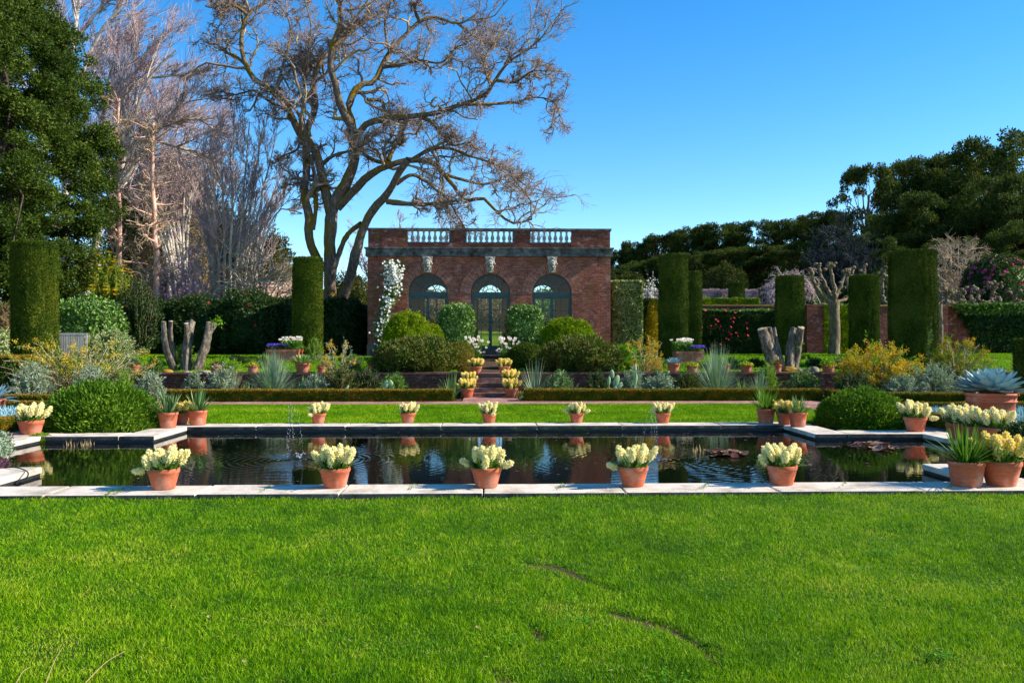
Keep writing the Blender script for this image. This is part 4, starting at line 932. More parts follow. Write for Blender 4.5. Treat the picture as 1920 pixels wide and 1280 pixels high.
def hyacinth(label, var, pet, key, R_=.165, H=.215):
    r = np.random.default_rng(100 + var); root = thing('potted_hyacinth', label, 'flower pot', (0, 0, -50), group=None)
    a = Acc(); pot_mesh(a, R_, H); a.build('pot', TERRA, root)
    a = Acc(); soil_mesh(a, R_, H); a.build('soil', POTSOIL, root)
    a = Acc(); spray(a, (0, 0, H*.86), 110, .185, .026, r, 25, 80, .35, 5, 'strap', .12, r0=R_*.8); a.build('leaves', L_STRAP, root)
    if key not in SPIKES: SPIKES[key] = [spike_mesh(pet, r) for _ in range(3)]
    n = (17, 16, 17, 16)[var]
    for k in range(n):
        o = bpy.data.objects.new('flower_spike', SPIKES[key][k % 3]); COL.objects.link(o); o.parent = root
        f = math.sqrt((k + .3) / n); th = k * 2.4 + var; rr = R_ * .80 * f; tilt = .05 + .55 * f ** 2 + r.normal() * .09
        if (var, k) in ((1, n-1), (1, n-2), (2, n-1), (3, n-2)): tilt = 1.15 + .35 * (var == 2); rr = R_ * .8; th = {(1, n-1): 2.9, (1, n-2): -.25, (2, n-1): -2.4, (3, n-2): .1}[(var, k)]
        o.location = (rr * math.cos(th), rr * math.sin(th), H * .86 + r.uniform(-.03, .045)); o.rotation_euler = (0, tilt, th); o.scale = (1.08, 1.08, r.uniform(.85, 1.15)) if tilt < 1 else (1, 1, .8)
    return root
HY = [hyacinth('x', v, PET_CREAM, 'cream') for v in range(4)]
HYY = hyacinth('x', 0, petalmat('soft_yellow_petal', [lin(250, 216, 84), lin(252, 232, 130), lin(254, 244, 176)], .35), 'yellow')
used = set()
def put(proto, loc, rz, label, group, sc=1.0):
    if proto.name not in used:
        used.add(proto.name); proto.location = loc; proto.rotation_euler = (0, 0, rz); proto.scale = (sc,)*3; proto['label'] = label; proto['group'] = group; return proto
    c = dup(proto, loc, rz, sc, label); c['group'] = group; return c
FR, BK, SD, ST = 'hyacinth pots on the front pool edge', 'hyacinth pots on the far pool edge', 'hyacinth pots beside the pool wings', 'yellow flower pots on the garden steps'
def gp(px, py, z=.002): g = G(px, py, z); return (g[0], g[1], z)
for px, py, v, rz, lab in ((307, 915, 2, -.25, 'cream hyacinth pot on front pool edge, one flower drooping over rim, by wing corner'),
                           (628, 913, 0, 1.0, 'cream hyacinth pot on front pool edge just in front of the first fountain jet'),
                           (912, 912, 1, 0.0, 'cream hyacinth pot on front pool edge with two flopped heads, in line with door'),
                           (1187, 910, 3, 3.2, 'cream hyacinth pot on front pool edge near the second fountain, one head leaning far out'),
                           (1466, 908, 0, 2.4, 'cream hyacinth pot on front pool edge below the red lily pads')):
    put(HY[v], gp(px, py), rz, lab, FR, 1.03)
for px, py, v, rz, lab in ((597, 793, 2, .3, 'small cream hyacinth pot on far pool edge behind the first fountain jet'), (765, 792, 0, 0., 'small cream hyacinth pot on far pool edge, second along from the first fountain'),
                           (917, 792, 2, 1.2, 'small cream hyacinth pot on far pool edge in line with the steps'), (1081, 792, 1, .2, 'small cream hyacinth pot on far pool edge with heads flopping both ways'),
                           (1243, 792, 0, 2., 'small cream hyacinth pot on far pool edge behind the second fountain jet')):
    put(HY[v], gp(px, py), rz, lab, BK, .92)
for px, py, p, rz, sc, lab in ((58, 813, HY[0], .6, 1.28, 'large cream hyacinth pot on brick path beside the dome shrub nearest the blue bed'), (341, 794, HYY, .3, 1.0, 'yellow hyacinth pot half hidden between two spiky potted plants'),
                               (1472, 795, HYY, 1.3, 1.05, 'yellow hyacinth pot beside two spiky pots near the far pool corner by the yew dome'), (1716, 808, HY[2], 2.0, 1.22, 'cream hyacinth pot standing alone at the wing corner next to dark dome'),
                               (1800, 824, HY[0], .2, 1.3, 'cream hyacinth pot at the wing edge, end of the row under the giant blue agave'), (1834, 829, HY[3], 1.6, 1.2, 'cream hyacinth pot squeezed in the middle of the row under the blue agave'),
                               (1866, 834, HY[2], 3.4, 1.3, 'cream hyacinth pot at the outer end of the row under the blue agave'), (1877, 909, HYY, .4, 1.30, 'broad soft yellow hyacinth pot beside the strappy green pot on pool corner')):
    q = gp(px, py); put(p, q if px > 100 else (q[0], q[1], -.03), rz, lab, SD, sc)
def sz(Y): return -.05 + .132 * max(0, min(5, math.floor((Y - 25.62) / .33) + 1)) if Y > 25.62 else -.03
for px, Y, sc, lab, p in ((876, 25.40, 1.15, 'yellow flower pot at the foot of the steps, on the clipped bronze dome side', HYY), (879, 26.2, 1.0, 'yellow flower pot second up the steps on the bronze dome side', HYY), (893, 27.0, 1.0, 'yellow flower pot topmost on the steps on the bronze dome side', HYY),
                       (959, 25.40, 1.15, 'yellow flower pot at the foot of the steps, on the green clipped dome side', HYY), (955, 26.2, 1.15, 'yellow flower pot second up the steps on the green dome side', HYY), (946, 27.0, 1.0, 'shaded yellow flower pot topmost on the steps, green dome side', HYY)):
    q = W(px, 700, Y); put(p, (q[0], Y, sz(Y)), px, lab, ST, sc * 1.12)

def tulip_mesh(pet, h=.30):
    a = Acc(); tubes(a, [(0, 0, -.02), (.004, 0, h*.5), (0, 0, h)], [.004] * 3, 4)
    th = np.arange(6) * PI / 3; D = nrm(np.c_[np.cos(th)*.25, np.sin(th)*.25, np.ones(6)]); P = np.c_[np.cos(th)*.014, np.sin(th)*.014, np.full(6, h - .004)]
    leafs(a, P, D, np.c_[np.cos(th), np.sin(th), np.zeros(6)], .06, .042, .18, 1); return a.mesh('flower', [L_STRAP, pet])
TULIP = tulip_mesh(PET_PINK)
def planter(name, label, cat, loc, pots, group=None, rz=0.0, R_=.165, H=.215, tulips=0, tr=.14, leaves=0, leafL=.2, extra=None, sc=1.0, rim=.045, b=.70):
    r = np.random.default_rng(int(abs(loc[0]) * 100) + 3); root = thing(name, label, cat, loc, rz, group); root.scale = (sc,) * 3
    a = Acc(); pot_mesh(a, R_, H, b, rim); a.build('pot', TERRA, root); a = Acc(); soil_mesh(a, R_, H); a.build('soil', POTSOIL, root)
    if leaves: a = Acc(); spray(a, (0, 0, H*.86), leaves, leafL, .02, r, 40, 88, .3, 5, 'strap', .1, r0=R_*.8); a.build('leaves', L_STRAP, root)
    for k in range(tulips):
        o = bpy.data.objects.new('flower', TULIP); COL.objects.link(o); o.parent = root; f = math.sqrt((k + .4) / tulips); th = k * 2.4; o.location = (tr*f*math.cos(th), tr*f*math.sin(th), H*.86); o.rotation_euler = (0, .05 + .35*f*f + .05*r.normal(), th); s = r.uniform(.6, 2.0); o.scale = (1.0, 1.0, s)
    if extra: extra(root, r, R_, H)
    return root
for px, lab in ((893, 'tall pale pink tulip pot beside the iron handrail on the oak tree side'), (948, 'tall pale pink tulip pot beside the iron handrail on the yew pair side')):
    q = W(px + (-2 if px < 900 else 3), 690, 33.2); planter('potted_tulips', lab, 'flower pot', (q[0], 33.2, .612), 1, 'pale tulip pots by the upper steps', tulips=30, tr=.2, leaves=90, leafL=.34, sc=1.45, R_=.18, H=.26)

# pots with spiky and strappy plants at the pool
def plant_extra(kind, n, L, wd, mat, pet=None):
    def f(root, r, R_, H):
        a = Acc()
        if kind == 'spray': spray(a, (0, 0, H*.84), n, L, wd, r, 22, 88, .18, 5, 'strap', .15, r0=R_*.45)
        elif kind == 'rosette': rosette(a, (0, 0, H*.9), n, L, wd, r, 8, 84, .2, r0=R_*.35)
        elif kind == 'mound':
            P, N = dome_pts(n, (0, 0, H*.85), R_*1.15, R_*1.15, L, r, .1, 2, 3, 0.0); foliage(a, P, N, wd, .5, .5, .3, .03, rng=r); 
        a.build('foliage' if kind == 'mound' else 'leaves', mat, root)
        if pet is not None:
            b = Acc(); P, N = dome_pts(pet[1], (0, 0, H*.88), R_*1.15, R_*1.15, L * 1.05, r, .1, 2, 3, .15); flowers(b, P, N, pet[2], 0, r); b.build('flowers', pet[0], root)
    return f
SPK = 'spiky plants in tall pots at the far pool corners'
for px, py, sc, n, mat, lab in ((315, 801, 1.0, 60, L_BLADE, 'spiky grey-green plant in tall pale pot, beside the big sunlit dome shrub'), (371, 796, 1.0, 60, L_BLADE, 'spiky grey-green plant in tall pale pot at the sunny inner pool corner'),
                           (1436, 793, 1.0, 70, L_STRAP, 'tall spiky green plant in shaded pot standing alone at the far pool corner'), (1496, 799, .95, 60, L_BLADE, 'low spiky plant in shaded pot touching the yellow hyacinth pot')):
    q = gp(px, py); planter('potted_spiky_plant', lab, 'potted plant', q, 1, SPK, R_=.185, H=.285, b=.76, extra=plant_extra('spray', n, .46 if px != 1496 else .36, .03, mat), sc=sc)
q = gp(1812, 910); planter('potted_strappy_plant', 'broad dark terracotta pot of arching strappy green leaves on pool corner', 'potted plant', q, 1, R_=.195, H=.275, b=.80, extra=plant_extra('spray', 130, .42, .02, L_STRAP))
q = gp(1905, 868); q = (q[0], q[1], -.03); shrub('dome_shrub', 'dark clipped dome shrub cut off by the picture edge beside the pool corner pots', 'shrub', 1935, 10.4, 150, 795, L_DARKG, .045, .5, 2.4, .05, 3, zc=.2, z=-.05)

# giant blue agave in its big ribbed pot
q = G(1857, 776, -.05); Y = 15.6; q = W(1858, 770, Y); q[2] = -.05
ag = thing('potted_agave', 'huge blue-grey agave rosette in a big ribbed terracotta pot amid chalk-blue planting', 'potted plant', q)
a = Acc(); R_, H = M(46, Y), 1.6 - (737 - HORIZON) * Y / F + .05
lathe(a, [(0, 0), (R_*.72, 0), (R_*.74, .01), (R_*.86, H*.5), (R_*.91, H*.76), (R_*.96, H*.77), (R_*.96, H*.80), (R_*.92, H*.81), (R_*.96, H*.92), (R_*1.03, H*.93), (R_*1.03, H), (R_*.95, H), (R_*.92, H*.9)], n=44); a.build('pot', TERRA, ag)
a = Acc(); lathe(a, [(R_*.93, H*.93), (0, H*.95)], n=24); a.build('soil', POTSOIL, ag)
a = Acc(); r = np.random.default_rng(9); rosette(a, (0, 0, H*1.0), 62, M(58, Y), M(25, Y), r, -4, 88, .22, droop=-.10, r0=.18); a.build('leaves', L_AGAVE, ag)
# agave cut by the left edge of the picture
q = W(-14, 735, 19.8); q[2] = -.05; ag = thing('potted_agave', 'pale blue agave in a pot half cut by the picture edge near the yellow shrub', 'potted plant', q); a = Acc(); pot_mesh(a, .28, .36); a.build('pot', TERRA, ag); a = Acc(); rosette(a, (0, 0, .33), 36, .55, .12, r, 0, 84, .2, r0=.1); a.build('leaves', L_AGAVE, ag)

# pots standing on the terrace wall and along the terrace
TP = 'terracotta pots along the terrace wall'
TW = .657
def tpot(px, Y, d, h, lab, ex, z=TW, name='potted_plant', cat='potted plant'):
    q = W(px, 690, Y); planter(name, lab, cat, (q[0], Y, z), 1, TP, R_=M(d, Y)/2, H=M(h, Y), extra=ex, b=.72)
E = plant_extra
yf = lambda n=40: (PET_YEL, n, .05)
tpot(252, 27.13, 20, 14, 'terracotta pot of reddish succulent rosettes on wall near the yellow shrub', E('rosette', 40, .2, .06, L_RED))
tpot(405, 27.13, 20, 13, 'terracotta pot of bronze succulents on wall under the pale stump cluster', E('rosette', 60, .22, .05, L_RED))
tpot(474, 27.13, 21, 14, 'terracotta pot of pale yellow primroses between stump cluster and tall grass tussock', E('mound', 260, .1, .06, L_LIME, yf(34)))
tpot(568, 27.13, 29, 17, 'wide terracotta bowl with bright spiky green agave beside the clipped yew column', E('rosette', 70, .48, .07, L_AGG))
tpot(603, 27.13, 16, 10, 'small terracotta pot almost hidden behind the wispy yellow shrub', E('mound', 160, .12, .06, L_RED))
tpot(700, 28.6, 22, 15, 'terracotta pot of yellow pansies on terrace lawn beside the big bronze shrub', E('mound', 300, .12, .06, L_STRAP, yf(60)), .68)
tpot(1151, 29.2, 16, 11, 'small terracotta pot of yellow pansies behind the dark rounded shrub', E('mound', 200, .1, .06, L_STRAP, yf(40)), .70)
tpot(1263, 27.13, 24, 16, 'terracotta pot with silvery agave in front of the purple and white box', E('rosette', 46, .34, .07, L_AGAVE))
tpot(1298, 27.13, 22, 13, 'terracotta pot of yellow primroses next to the silvery agave pot', E('mound', 260, .1, .06, L_LIME, yf(40)))
tpot(1362, 27.13, 12, 15, 'narrow terracotta pot behind the big spiky grass tussock', E('mound', 160, .08, .05, L_STRAP))
tpot(1399, 27.13, 24, 14, 'terracotta pot of yellow primroses between grass tussock and grey stump', E('mound', 260, .1, .06, L_LIME, yf(36)))
tpot(1456, 27.13, 20, 14, 'terracotta pot of red-leaved succulent in front of the grey split stump', E('rosette', 60, .28, .05, L_RED))
tpot(1553, 27.13, 26, 14, 'terracotta pot of lime green cushion plant near the wall rocks', E('mound', 420, .22, .06, L_LIME))
tpot(106, 27.0, 22, 14, 'terracotta pot buried in the yellow flowering shrub', E('mound', 160, .1, .06, L_STRAP), .3)
# long planters of tulips and pansies
for px, w, Y, lab, flip in ((535, 60, 33.0, 'wooden box planter of purple pansies and cream tulips beside yew column', 1), (1290, 54, 32.0, 'wooden box planter of white tulips and purple pansies below the yew pair', -1)):
    q = base_at(px, Y); root = thing('box_planter', lab, 'planter', q, group='tulip box planters'); hw = M(w, Y) / 2; r = np.random.default_rng(px); a = Acc()
    box(a, -hw*.95, hw*.95, -.35, .35, 0, .42); box(a, -hw, hw, -.38, -.352, .36, .45); box(a, -hw, hw, .352, .38, .36, .45); box(a, -hw, -hw + .03, -.35, .35, .422, .45); box(a, hw - .03, hw, -.35, .35, .422, .45); a.build('box', BRICKD if 0 else TERRA, root)
    a = Acc(); n = 500; P = np.c_[r.uniform(-hw, hw, n), r.uniform(-.35, .35, n), .44 + .1 * r.random(n)]; foliage(a, P, np.tile([0, 0, 1.], (n, 1)), .1, .4, .4, .6, .02, rng=r); P[:, 2] += .12; m = P[:, 0] * flip > -.1; foliage(a, P[m], np.tile([0, 0, 1.], (m.sum(), 1)), .2, .25, .2, 1.2, .02, rng=r); a.build('foliage', L_STRAP, root)
    a = Acc(); n = 110; P = np.c_[r.uniform(-hw, hw*.25, n)*flip, r.uniform(-.4, .1, n), .55 + .1 * r.random(n)]; flowers(a, P, np.tile([0, -.6, 1.], (n, 1)), .10, 0, r); a.build('pansy_flowers', PET_PURP, root)
    for k in range(34):
        o = bpy.data.objects.new('flower', TULIP); COL.objects.link(o); o.parent = root; o.location = (flip * r.uniform(-hw*.35, hw), r.uniform(-.2, .35), .46); o.rotation_euler = (r.normal()*.12, r.normal()*.12, r.random()*6); o.scale = (1.7, 1.7, r.uniform(1.0, 1.45))
# ------------------------------------------------------------------ clipped shrubs, hedges, yews
HB_ = 'low bronzed box hedges'
fy = 23.98
hx0, hx1 = float(G(862, 750)[0]), float(G(971, 750)[0])
HM = [L_BOX, L_BOXTOP]
clipped_box('box_hedge', 'low clipped hedge across the bed front, from steps towards the sunlit dome', 'hedge', [(-9.0, fy), (hx0 - .2, fy)], .55, .34, HM, z=-.06, seed=1, group=HB_)
clipped_box('box_hedge', 'low clipped hedge across the bed front, from steps towards the shaded dome', 'hedge', [(hx1 + .2, fy), (9.4, fy)], .55, .34, HM, z=-.06, seed=2, group=HB_)
clipped_box('box_hedge', 'bronze-topped low hedge beyond the pale blue bed, on the bench side', 'hedge', [(-9.3, fy - .2), (-9.5, 22.0), (-19, 21.6)], .5, .33, HM, z=-.06, seed=3, group=HB_)
clipped_box('box_hedge', 'bronze-topped low hedge beyond the blue bed, behind the giant agave', 'hedge', [(9.7, fy - .2), (9.9, 22.3), (19, 21.9)], .5, .33, HM, z=-.06, seed=4, group=HB_)
clipped_box('box_hedge', 'low orange-topped hedge edging the pale blue bed beside the dome shrub', 'hedge', [(-8.9, 10.5), (-8.9, 20.3), (-17, 20.3)], .34, .27, [L_BOX, L_BOXTOP], z=-.06, seed=5, group=HB_)
clipped_box('box_hedge', 'low orange-topped hedge edging the blue bed below the giant agave', 'hedge', [(8.75, 9.5), (8.75, 19.4), (17, 19.4)], .34, .27, [L_BOX, L_BOXTOP], z=-.06, seed=6, group=HB_)
r = np.random.default_rng(31)
for x0, x1, y1, lab in ((-17, -9.1, 20.0, 'dense chalk-blue succulent ground cover beside the sunlit dome'), (8.95, 16, 19.1, 'dense chalk-blue succulent ground cover around the giant agave pot')):
    n = 15000; P = np.c_[r.uniform(x0, x1, n), r.uniform(12.0, y1, n), np.full(n, -.06)]; a = Acc(); D = nrm(np.c_[r.normal(size=(n, 2)) * .45, np.ones(n)])
    for k in range(3): leafs(a, P + D * .05 * k, nrm(D + r.normal(size=D.shape) * .5), nrm(r.normal(size=D.shape)), .13 + .08 * r.random(n), .028, .1)
    o = a.build('ground_cover', L_BLUE, None, (x0, 12, -.06)); tag(o, lab, 'ground cover', kind='stuff')

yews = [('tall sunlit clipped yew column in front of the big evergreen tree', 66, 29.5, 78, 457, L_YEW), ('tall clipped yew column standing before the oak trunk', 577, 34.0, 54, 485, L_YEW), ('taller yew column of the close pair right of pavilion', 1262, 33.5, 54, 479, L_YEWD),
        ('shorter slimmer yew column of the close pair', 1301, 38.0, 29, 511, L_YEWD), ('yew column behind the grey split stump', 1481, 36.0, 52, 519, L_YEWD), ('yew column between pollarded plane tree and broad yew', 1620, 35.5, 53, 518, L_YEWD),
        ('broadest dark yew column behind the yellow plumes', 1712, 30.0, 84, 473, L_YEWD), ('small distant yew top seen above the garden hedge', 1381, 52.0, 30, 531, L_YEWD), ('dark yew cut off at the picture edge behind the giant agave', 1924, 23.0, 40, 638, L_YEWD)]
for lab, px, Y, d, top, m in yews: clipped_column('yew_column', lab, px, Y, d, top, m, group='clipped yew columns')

shrub('dome_shrub', 'bright green clipped dome shrub in full sun beside the pool', 'shrub', 192, 16.35, 194, 724, L_DOME, .085, .32, 3.4, .11, 7, zc=.06, z=-.05, jit=.10, up=.35, out=1.0, core=.90, flat=.8)
shrub('dome_shrub', 'dark green clipped dome shrub in shade beside the far pool corner', 'shrub', 1618, 16.7, 156, 736, L_DOME, .075, .32, 3.4, .10, 7, zc=.06, z=-.05, jit=.10, up=.35, out=1.0, core=.90, flat=.8)
shrub('topiary_shrub', 'glossy clipped barrel topiary beside the door on the oak tree side', 'topiary', 857, 34.6, 63, 574, L_GLOSS, .095, .62, 2.6, .06, 5, zc=.48, power=.55, core=.80, out=.3, zmin=-1.0)
shrub('topiary_shrub', 'glossy yellow-green clipped barrel topiary beside the door on the yew pair side', 'topiary', 985, 34.6, 63, 575, L_GLOSS, .095, .62, 2.6, .06, 5, zc=.48, power=.55, core=.80, out=.3, seed=4, zmin=-1.0)
shrub('golden_shrub', 'golden green cushion shrub in front of the window with white climber', 'shrub', 765, 33.0, 88, 590, L_GOLD, .085, .4, 3.2, .2, 4, zc=.45, up=.5)
shrub('golden_shrub', 'small golden green shrub wedged between cushion shrub and barrel topiary', 'shrub', 812, 33.4, 36, 610, L_GOLD, .07, .4, 2.6, .12, 3, zc=.45, up=.5)
shrub('golden_shrub', 'golden yellow cushion shrub in front of the window near the yew pair', 'shrub', 1066, 33.0, 94, 600, L_GOLD, .085, .4, 3.2, .2, 4, zc=.45, up=.5)
shrub('bronze_shrub', 'large loose bronze-green shrub beside the steps under the golden cushion', 'shrub', 781, 28.3, 136, 634, L_DARK, .095, .5, 3.2, .26, 3.2, zc=.40, up=.4)
shrub('dark_shrub', 'large loose dark green shrub beside the steps, spreading towards yew pair', 'shrub', 1084, 28.3, 140, 634, L_DARK, .095, .5, 3.2, .26, 3.2, zc=.40, up=.4, seed=9)
shrub('dark_shrub', 'low spreading dark green skirt of foliage below the big dark shrub', 'shrub', 1120, 27.8, 70, 668, L_DARKG, .07, .5, 2.2, .14, 3, zc=.4)
shrub('clipped_dome', 'bronzed clipped dome beside the steps, nearest the yellow pots', 'shrub', 855, 29.0, 62, 650, L_BRONZE, .045, .5, 2.6, .03, 3, zc=.35, core=.94)
shrub('clipped_dome', 'green clipped dome just behind the bronzed dome by the handrail', 'shrub', 862, 31.6, 52, 642, L_BRONZE, .05, .5, 2.4, .03, 3, zc=.35, core=.94)
shrub('clipped_dome', 'dark green clipped dome beside the steps under the yellow-green topiary', 'shrub', 988, 30.0, 72, 644, L_YEW, .05, .5, 2.6, .03, 3, zc=.38, core=.94)
# tall clipped variegated hedge, camellia hedges, ivy wall
def hedge_px(name, label, cat, x0, x1, Y, top, mats, L, asp=.55, dep=1.2, cover=2.4, rough=.06, fl=None, seed=0, group=None, z=None):
    a_, b_ = W(x0, 600, Y), W(x1, 600, Y); zb = gz1(a_[0], Y) if z is None else z; h = W((x0+x1)/2, top, Y)[2] - zb
    o = clipped_box(name, label, cat, [(a_[0], Y + dep/2), (b_[0], Y + dep/2)], dep, h, mats, L, asp, cover, z=zb, seed=seed, top_mat=len(mats) > 1, rough=rough, group=group)
    if fl:
        m, n, s, lo = fl; rr = np.random.default_rng(seed + 5); f = Acc(); P = np.c_[rr.uniform(a_[0], b_[0], n), np.full(n, Y - .06), zb + h * (lo + (1.02 - lo) * rr.random(n) ** .8)]; flowers(f, P, np.tile([.5, -1, .5], (n, 1)) + rr.normal(size=(n, 3)) * .3, s, 0, rr, 6)
        f.build('flowers', m, o, o.location)
    return o
hedge_px('variegated_hedge', 'tall square clipped variegated hedge against the pavilion end wall', 'hedge', 1150, 1204, 37.0, 528, [L_VARI_SHADE, L_VARI], .09, cover=2.6)
hedge_px('camellia_hedge', 'dark glossy camellia hedge dotted with pink flowers behind grass tussock', 'hedge', 1314, 1456, 39.0, 582, [L_DARKG, L_GLOSS], .09, .6, 1.6, fl=(PET_RED, 40, .11, .12), seed=3)
hedge_px('ivy_hedge', 'sunlit square ivy hedge top above the pink camellia hedge', 'hedge', 1318, 1424, 41.2, 560, [L_GOLD, L_GLOSS], .09, .6, .8, seed=4)
hedge_px('dark_hedge', 'dark shaded hedge in the gap behind the variegated hedge', 'hedge', 1196, 1245, 40.0, 563, [L_DARKG, L_DARKG], .09, .6, .8, seed=5)
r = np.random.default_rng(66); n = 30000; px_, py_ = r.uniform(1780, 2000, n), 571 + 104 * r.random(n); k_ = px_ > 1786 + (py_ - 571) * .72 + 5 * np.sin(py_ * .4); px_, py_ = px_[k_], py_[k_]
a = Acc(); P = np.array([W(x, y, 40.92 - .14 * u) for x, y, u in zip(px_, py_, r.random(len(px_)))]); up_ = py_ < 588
foliage(a, P[~up_], np.tile([0, -1., .15], ((~up_).sum(), 1)), .15, .7, .25, -.5, .02, .35, 0, r, rnd=.5); foliage(a, P[up_] - [0, .06, 0], np.tile([.3, -1., .6], (up_.sum(), 1)), .15, .7, .4, .0, .02, .6, 1, r)  # painted light: darker leaf as shade below, lighter leaf as highlights on top
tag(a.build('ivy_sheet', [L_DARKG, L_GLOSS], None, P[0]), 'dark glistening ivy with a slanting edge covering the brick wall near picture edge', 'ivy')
hedge_px('ivy_sheet', 'sunlit ivy strip on the wall beside the pollarded plane trunk', 'ivy', 1546, 1600, 40.55, 572, [L_GOLD, L_GLOSS], .10, .6, .3, seed=7)
hedge_px('brown_hedge', 'bare purplish-brown hedge behind the yew pair', 'hedge', 1205, 1420, 54.0, 545, [TWIGP, TWIGP], .12, .25, 1.5, seed=8, rough=.15)
shrub('yellow_forsythia', 'golden yellow flowering column shrub behind the yew pair', 'shrub', 1226, 38.0, 24, 566, leafmat('forsythia', [lin(120, 104, 20), lin(176, 140, 20), lin(206, 170, 40)], 2), .09, .5, 2.0, .2, 3, zc=.45)
shrub('low_green_plant', 'small green leafy plant at the foot of the variegated hedge', 'plant', 1172, 34.6, 36, 648, L_LIME, .08, .4, 1.6, .2, 3, zc=.35)
# camellias and dark masses in front of the wall left of the house
CAM = 'shaded camellias along the back wall'
for px, Y, w, top, fl, lab in ((470, 39.2, 120, 551, 22, 'dark camellia with most red flowers, below the tiled roof'), (372, 39.5, 110, 560, 12, 'dark camellia with few red flowers behind the pale stump cluster'), (290, 39.5, 100, 566, 10, 'dark shrub beside the yellow-topped bush'),
                            (545, 40.0, 90, 566, 0, 'dark flowerless shrub behind the yew column before the oak'), (640, 39.8, 90, 560, 0, 'dark shrub between oak trunks and pavilion corner')):
    shrub('camellia', lab, 'shrub', px, Y, w, top, L_DARKG, .13, .55, 2.4, .2, 3.2, zc=.45, power=.8, fl=(PET_RED, fl, .15, -.2) if fl else None, group=CAM)
shrub('viburnum', 'glossy rounded bright-green shrub behind the slatted bench', 'shrub', 166, 34.5, 118, 562, L_GLOSS, .13, .6, 2.8, .16, 3.5, zc=.42, power=.85)
loose_shrub('yellow_bush', 'sunlit yellow-topped bush in front of the reddish tree trunks', 'shrub', 205, 37.5, 118, 500, L_GOLD, .17, .4, 320, 60, fl=(PET_GOLD, 110, .26), emin=15)
loose_shrub('green_bush', 'leafy green bush right of the viburnum, half in shade', 'shrub', 258, 37.0, 110, 535, L_DARKG, .17, .45, 240, 60, emin=10)
loose_shrub('pale_variegated_shrub', 'pale silver-variegated low shrub beside the slatted bench', 'shrub', 208, 31.5, 120, 622, L_VARI, .12, .4, 180, 44)
shrub('pale_variegated_shrub', 'pale white-flecked low shrub cut by picture edge beside the sunlit yew', 'shrub', 6, 31.0, 60, 622, L_VARI, .09, .5, 2.2, .14, 2.8, zc=.4)
shrub('rusty_fern', 'rusty brown dead fern clump behind the pale shrub at picture edge', 'fern', 10, 34.0, 40, 575, L_RUST, .2, .3, 1.4, .2, 3, zc=.45)
clipped_box('yew_hedge', 'bronze-topped knee-high yew hedge in shade at the foot of the sunlit yew', 'hedge', [(-21, 25.5), (-13.4, 25.5)], 1.2, 1.25, [L_YEWD, L_BOXTOP], .06, .4, z=-.06, seed=12)
# garden wall
for x0, x1, lab, c in ((5.35, 60, 'tall brick garden wall with mossy coping beyond the yew columns', 1), (-60, -5.2, 'dark brick garden wall behind the camellias and oak', 2)):
    Yw = 41.0; w = thing('garden_wall', lab, 'wall', (x0, Yw, 1.0), kind='thing', group='brick garden walls'); zt = W(1600, 571, Yw)[2]
    a = Acc(); box(a, x0, x1, Yw, Yw + .35, .5, zt - .08); a.build('brickwork', BRICKD, w, w.location)
    a = Acc(); box(a, x0, x1, Yw - .05, Yw + .40, zt - .078, zt); a.build('wall_coping', noisemat('mossy_coping', [(.35, lin(140, 104, 70)), (.6, lin(166, 136, 60))], 6), w, w.location)
    if c == 1:
        for p0, p1 in ((1512, 1548), (1760, 1776)):
            u0, u1 = W(p0, 600, Yw - .35)[0], W(p1, 600, Yw - .35)[0]; a = Acc(); box(a, u0, u1, Yw - .42, Yw - .002, .5, zt - .03); a.build('pier', BRICKD, w, w.location)

# ------------------------------------------------------------------ border planting in front of the terrace wall
plume_shrub('yellow_plume_shrub', 'wide wispy grey-green shrub full of yellow flower plumes, by the bench', 'shrub', 150, 24.6, 250, 628, 80, L_YSHRUB, PET_YEL, .8, .13, z=-.06, frac=.3, fsz=.036, leafL=.08)
plume_shrub('yellow_plume_shrub', 'golden plumed shrub in front of the broadest yew', 'shrub', 1645, 24.8, 150, 640, 110, L_LIME, PET_GOLD, .8, .34, z=-.06, frac=.7, fsz=.045, leafL=.07)
plume_shrub('yellow_plume_shrub', 'open wispy shrub with yellow plumes beside the dark shrub and yew pair', 'shrub', 1205, 27.6, 105, 622, 26, L_YSHRUB, PET_GOLD, .6, .28, z=.3, frac=.7, fsz=.04, leafL=.07)
plume_shrub('yellow_plume_shrub', 'thin grey shrub with few yellow plumes in front of the pavilion corner', 'shrub', 632, 27.7, 74, 632, 20, L_SILVER, PET_GOLD, .5, .24, z=.4, frac=.5, fsz=.04, leafL=.07)
plume_shrub('feathery_shrub', 'olive feathery shrub behind the silver bush and giant agave', 'shrub', 1800, 27.0, 112, 630, 70, L_GOLD, PET_GOLD, .7, .12, z=.3, frac=.2, leafL=.08)
TU = 'large fountain-shaped grass tussocks'
tuft('grass_tussock', 'fountain-shaped grey-green grass tussock near the clipped yew before the oak', 'grass plant', 512, 25.6, 165, 660, L_GREYG, 620, .018, .34, group=TU, z=-.06)
tuft('grass_tussock', 'fountain-shaped grey-green grass tussock below the white tulip box', 'grass plant', 1344, 25.6, 165, 648, L_GREYG, 680, .018, .32, group=TU, z=-.06)
tuft('grass_tussock', 'thin upright dark blades beside steps, in front of the green clipped dome', 'grass plant', 1003, 25.2, 62, 676, L_GREYG, 90, .02, .2, z=-.06, emin=25, group=TU)
tuft('grass_tussock', 'loose pale arching grass between white tulip box and split stump', 'grass plant', 1425, 25.6, 70, 690, L_SILVER, 260, .012, .6, z=-.06, group=TU)
tuft('grass_tussock', 'small brownish upright grass clump under the bronze succulent pot', 'grass plant', 438, 25.8, 44, 685, L_DRY, 160, .012, .25, z=-.06, emin=30, group=TU)
